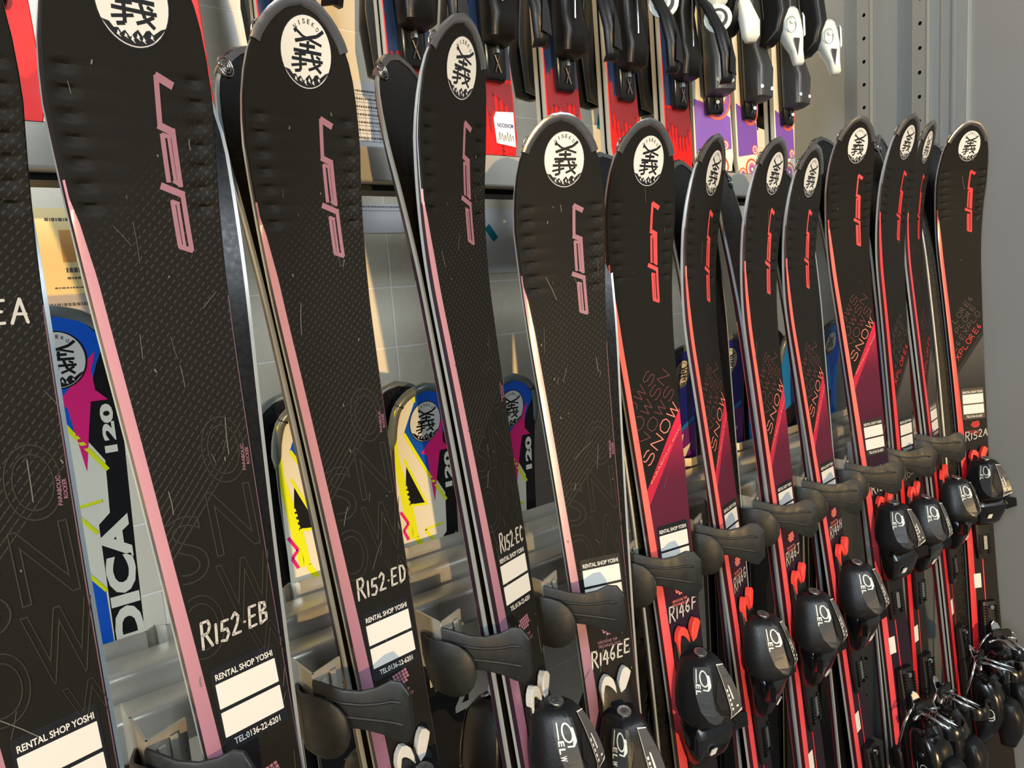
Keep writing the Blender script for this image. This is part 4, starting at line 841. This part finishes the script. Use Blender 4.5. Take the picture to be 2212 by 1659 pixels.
US = [(.050, 'red', "red child's ski above the leftmost big ski", 'black'), (.215, 'red', "red child's ski sliver beside the tip of R152 EB", 'black'), (.352, 'red', "red child's ski directly above the tip of R152 ED", 'black'),
      (.522, 'red', "red child's ski behind the tip of R152 EC", 'black'), (.660, 'red', "red child's ski with a white paper tag", 'black'), (.800, 'red', "red child's ski above the tip of R146 EE", 'black'),
      (.942, 'red', "red child's ski above the tip of R146 F", 'ring'), (1.086, 'red', "red child's ski beside the purple floral one", 'ring'), (1.190, 'floral', "floral child's ski with orange arch and number 100", 'pad'),
      (1.305, 'floral', "floral child's ski above the tip of R146 J", 'white'), (1.445, 'floral', "floral child's ski, last on the upper shelf", 'white')]
for i, (X, kd, lb, hl) in enumerate(US):
    rt = upper_ski(X, kd, lb, hl, yaw={8: .35}.get(i, 0), hwid={8: .040}.get(i, .034), seed=i)
    if i == 4:
        f = lambda w_, h_, e=0.0: Vector((w_, -.0016 - e, h_))
        tg = decal('paper_tag', [([V([(-.004, .030), (.032, .026), (.033, .078), (-.001, .076), (-.006, .066)])], mat('tag_white', (238, 238, 234), .5), 0)], f, rt, None, sharp=-1)
        g, fs = text2d('MONSOON', (.030, -.060), .030, .0065, math.radians(180), 0, .02)
        wr = []
        for q in range(6): wr += ribbon([(.000 + q * .005, .034 + (q % 2) * .003), (.003 + q * .005, .047 - (q % 3) * .002), (.004 + q * .005, .034)], .0007, False)
        decal('tag_print', [(([(x, -y, 0) for x, y, z in g], fs), mat('tag_blue', (40, 60, 130), .5), .0003), (wr, KK, .0003)], f, tg, None, sharp=-1)

# ---------------------------------------------------------------- setting: tiled wall, papers, side panel, posts, plinth, floor
m = mat('tile_cream', (232, 222, 196), 0.26, coat=0.1); t = NT(m); tc = t.nt.nodes.new('ShaderNodeTexCoord'); sp = t.nt.nodes.new('ShaderNodeSeparateXYZ'); t.nt.links.new(tc.outputs['Object'], sp.inputs[0])
cb = t.nt.nodes.new('ShaderNodeCombineXYZ'); t.nt.links.new(t.m('ADD', sp.outputs[0], 10 - .556), cb.inputs[0]); t.nt.links.new(t.m('ADD', sp.outputs[2], 10 - .019 - H), cb.inputs[1])
br = t.nt.nodes.new('ShaderNodeTexBrick'); t.nt.links.new(cb.outputs[0], br.inputs['Vector']); br.offset = 0.0; br.inputs['Scale'].default_value = 1.0
for k_, v_ in (('Brick Width', .2), ('Row Height', .1), ('Mortar Size', .0018), ('Mortar Smooth', .3), ('Bias', 0.0)): br.inputs[k_].default_value = v_
br.inputs['Color1'].default_value = lin((234, 226, 204)); br.inputs['Color2'].default_value = lin((226, 217, 194)); br.inputs['Mortar'].default_value = lin((250, 245, 232))
t.nt.links.new(br.outputs['Color'], t.p.inputs['Base Color'])
bp = t.nt.nodes.new('ShaderNodeBump'); bp.inputs['Strength'].default_value = .5; bp.inputs['Distance'].default_value = .002; bp.invert = True; t.nt.links.new(br.outputs['Fac'], bp.inputs['Height']); t.nt.links.new(bp.outputs[0], t.p.inputs['Normal'])
mb = MB(); mb.box((.6, 1.075, 1.35), (3.4, .05, 2.7), m); struct(mb.build('wall_back'))
mfl = mat('floor_grey', (120, 116, 108), 0.5, noise=.1, nscale=8, bump=.1)
mb = MB(); mb.box((.6, -.4, -.02), (4.6, 3.3, .04), mfl); struct(mb.build('floor'))
# grey metal side panel with folded edge; the room wall beside it
mb = MB(); mb.box((1.815, .845, 1.35), (.03, .41, 2.7), GREYP); struct(mb.build('trim_1', bevel=.001))
mb = MB(); mb.box((1.838, .10, 1.35), (.04, 1.90, 2.7), mat('wall_grey_paint', (132, 134, 134), .34, 0.1, noise=.04, nscale=5, bump=.1)); struct(mb.build('wall_right'))
mb = MB()
mb.box((1.8125, .668, 1.35), (.030, .005, 2.7), GREYL); mb.tube([(1.806, .652, 0.0), (1.806, .652, 1.786), (1.8055, .6535, 1.80), (1.806, .652, 1.815), (1.806, .652, 2.7)], .0016, GREYL, 8); mb.box((1.805, .693, 1.35), (.012, .004, 2.7), GREYL)
struct(mb.build('trim_2'))
def post(y, wdt, xo, off, label, m):
    nseg = 48; z0 = .06; ph = .05326 * 1.0; mb = MB(); rad = .0044
    rows = int((2.68 - z0) / ph)
    # face plate with punched holes: frame quads round each octagonal hole
    for r_ in range(rows):
        za = z0 + r_ * ph; zc = za + ph / 2 + off
        ya, yb = y - wdt / 2, y + wdt / 2
        oc = [(y + rad * math.cos(math.radians(22.5 + 45 * k)), zc + rad * 1.05 * math.sin(math.radians(22.5 + 45 * k))) for k in range(8)]
        bx = [(yb, zc + (rad * .5)), (y + rad * .5, za + ph + off), (y - rad * .5, za + ph + off), (ya, zc + rad * .5), (ya, zc - rad * .5), (y - rad * .5, za + off), (y + rad * .5, za + off), (yb, zc - rad * .5)]
        cr = {1: (yb, za + ph + off), 3: (ya, za + ph + off), 5: (ya, za + off), 7: (yb, za + off)}
        vs = [Vector((xo, *p)) for p in oc] + [Vector((xo, *p)) for p in bx] + [Vector((xo + .002, *p)) for p in oc]
        fs = [(k, 8 + k, 8 + (k + 1) % 8, (k + 1) % 8) for k in range(8)] + [(k, (k + 1) % 8, 16 + (k + 1) % 8, 16 + k) for k in range(8)]
        mb.add(vs, fs, m); n0 = len(mb.v)
        mb.add([Vector((xo, *bx[0])), Vector((xo, *bx[1])), Vector((xo, *cr[1])), Vector((xo, *bx[2])), Vector((xo, *bx[3])), Vector((xo, *cr[3])), Vector((xo, *bx[4])), Vector((xo, *bx[5])), Vector((xo, *cr[5])), Vector((xo, *bx[6])), Vector((xo, *bx[7])), Vector((xo, *cr[7]))], [(0, 2, 1), (3, 5, 4), (6, 8, 7), (9, 11, 10)], m)
    for yy in (y - wdt / 2, y + wdt / 2): mb.box((xo + .006, yy, (z0 + 2.68) / 2), (.014, .0016, 2.62), m)
    mb.box((xo + .012, y, 1.37), (.001, wdt - .002, 2.62), HOLE)
    return tag(mb.build('rack_post'), label, 'rack upright')
post(.733, .030, 1.786, -.0186, 'front perforated grey steel upright beside the white seam of the side panel', GREYL)
post(.859, .030, 1.786, -.012, 'rear perforated grey steel upright nearest the tiled wall', GREYL)
# plinth the tails stand on
mb = MB(); mb.box((.52, .66, (BASE_Z + H) / 2), (2.52, .62, BASE_Z + H - .002), GREYP); tag(mb.build('rack_plinth', bevel=.003), 'low grey metal plinth carrying the ski tails', 'rack base')
# papers taped on the tiles
def paper(x0, x1, z0, z1, label, col, lines, yy=1.0485, th=.0004, name='paper_sheet'):
    mb = MB(); mb.box(((x0 + x1) / 2, yy, (z0 + z1) / 2 + H), (x1 - x0, th, z1 - z0), col); o = tag(mb.build(name), label, 'paper')
    mb = MB(); rnd = random.Random(int(x0 * 1000) + 5); y_ = yy - th / 2 - .0002
    for kind, a, b_, c_, d_ in lines:
        if kind == 'r': mb.box(((a + b_) / 2, y_, (c_ + d_) / 2 + H), (abs(b_ - a), .0002, abs(d_ - c_)), GREYINK)
        if kind == 'o': mb.box(((a + b_) / 2, y_ - .0001, (c_ + d_) / 2 + H), (abs(b_ - a), .0002, abs(d_ - c_)), ORINK)
        if kind == 't':
            x = a
            while x < b_: l_ = rnd.uniform(.001, .004); mb.box((x + l_ / 2, y_, c_ + H), (l_, .0002, d_), GREYINK); x += l_ + .0012
    if mb.f: mb.build('print', o)
    return o
GREYINK = mat('ink_grey', (86, 84, 84), .6); ORINK = mat('ink_orange', (206, 150, 84), .6)
PW = mat('paper_white', (226, 226, 226), .55); PY = mat('paper_cream', (236, 212, 152), .5); PG = mat('paper_grey_edge', (176, 166, 160), .5)
grid = [('t', .47, .66, .338 - .008, .003)] + [('r', .49, .66, .325 - k * .012, .3244 - k * .012) for k in range(7)] + [('r', .49 + k * .012, .4904 + k * .012, .325, .253) for k in range(14)] + [('t', .49, .66, .318 - k * .012, .003) for k in range(6)]
paper(.455, .665, .245, .345, 'printed timetable sheet taped on the tiles above the shelf rail', PW, grid)
paper(.455, .640, .108, .155, 'white sheet taped on the tiles directly below the shelf rail', PW, [('r', .47, .63, .144, .1435), ('t', .47, .63, .150, .002)])
paper(-.02, .145, .035, .142, 'cream instruction sheet between the two leftmost big skis', PY, [('o', .098, .112, .075, .115), ('t', .085, .12, .128, .004), ('t', .1, .13, .055, .003), ('t', .085, .13, .043, .002), ('t', .1, .14, .065, .006)])
paper(-.02, .150, .008, .034, 'narrow grey card under the cream instruction sheet', PG, [('t', .07, .13, .022, .004)])
paper(.700, .90, .033, .150, 'white sheet taped right of the ski coded R152 EC', PW, [])
paper(1.0, 1.25, .04, .150, 'pale sheet low on the tiles behind the skis coded R146 F to R146 J', PW, [])
TE = mat('tape_teal', (8, 128, 146), .35)
def tape(cx_, cz_, ang, label):
    mb = MB(); mb.box((0, 0, 0), (.014, .0004, .030), TE); o = mb.build('tape_piece'); o.matrix_world = Matrix.Translation((cx_, 1.0478, cz_ + H)) @ Matrix.Rotation(ang, 4, 'Y'); return tag(o, label, 'tape')
tape(.7704, .1063, math.radians(-38), 'teal tape strip on the sheet right of the ski coded R152 EC')
tape(1.068, .328, math.radians(12), 'teal tape strip on the tiles between two red upper skis')
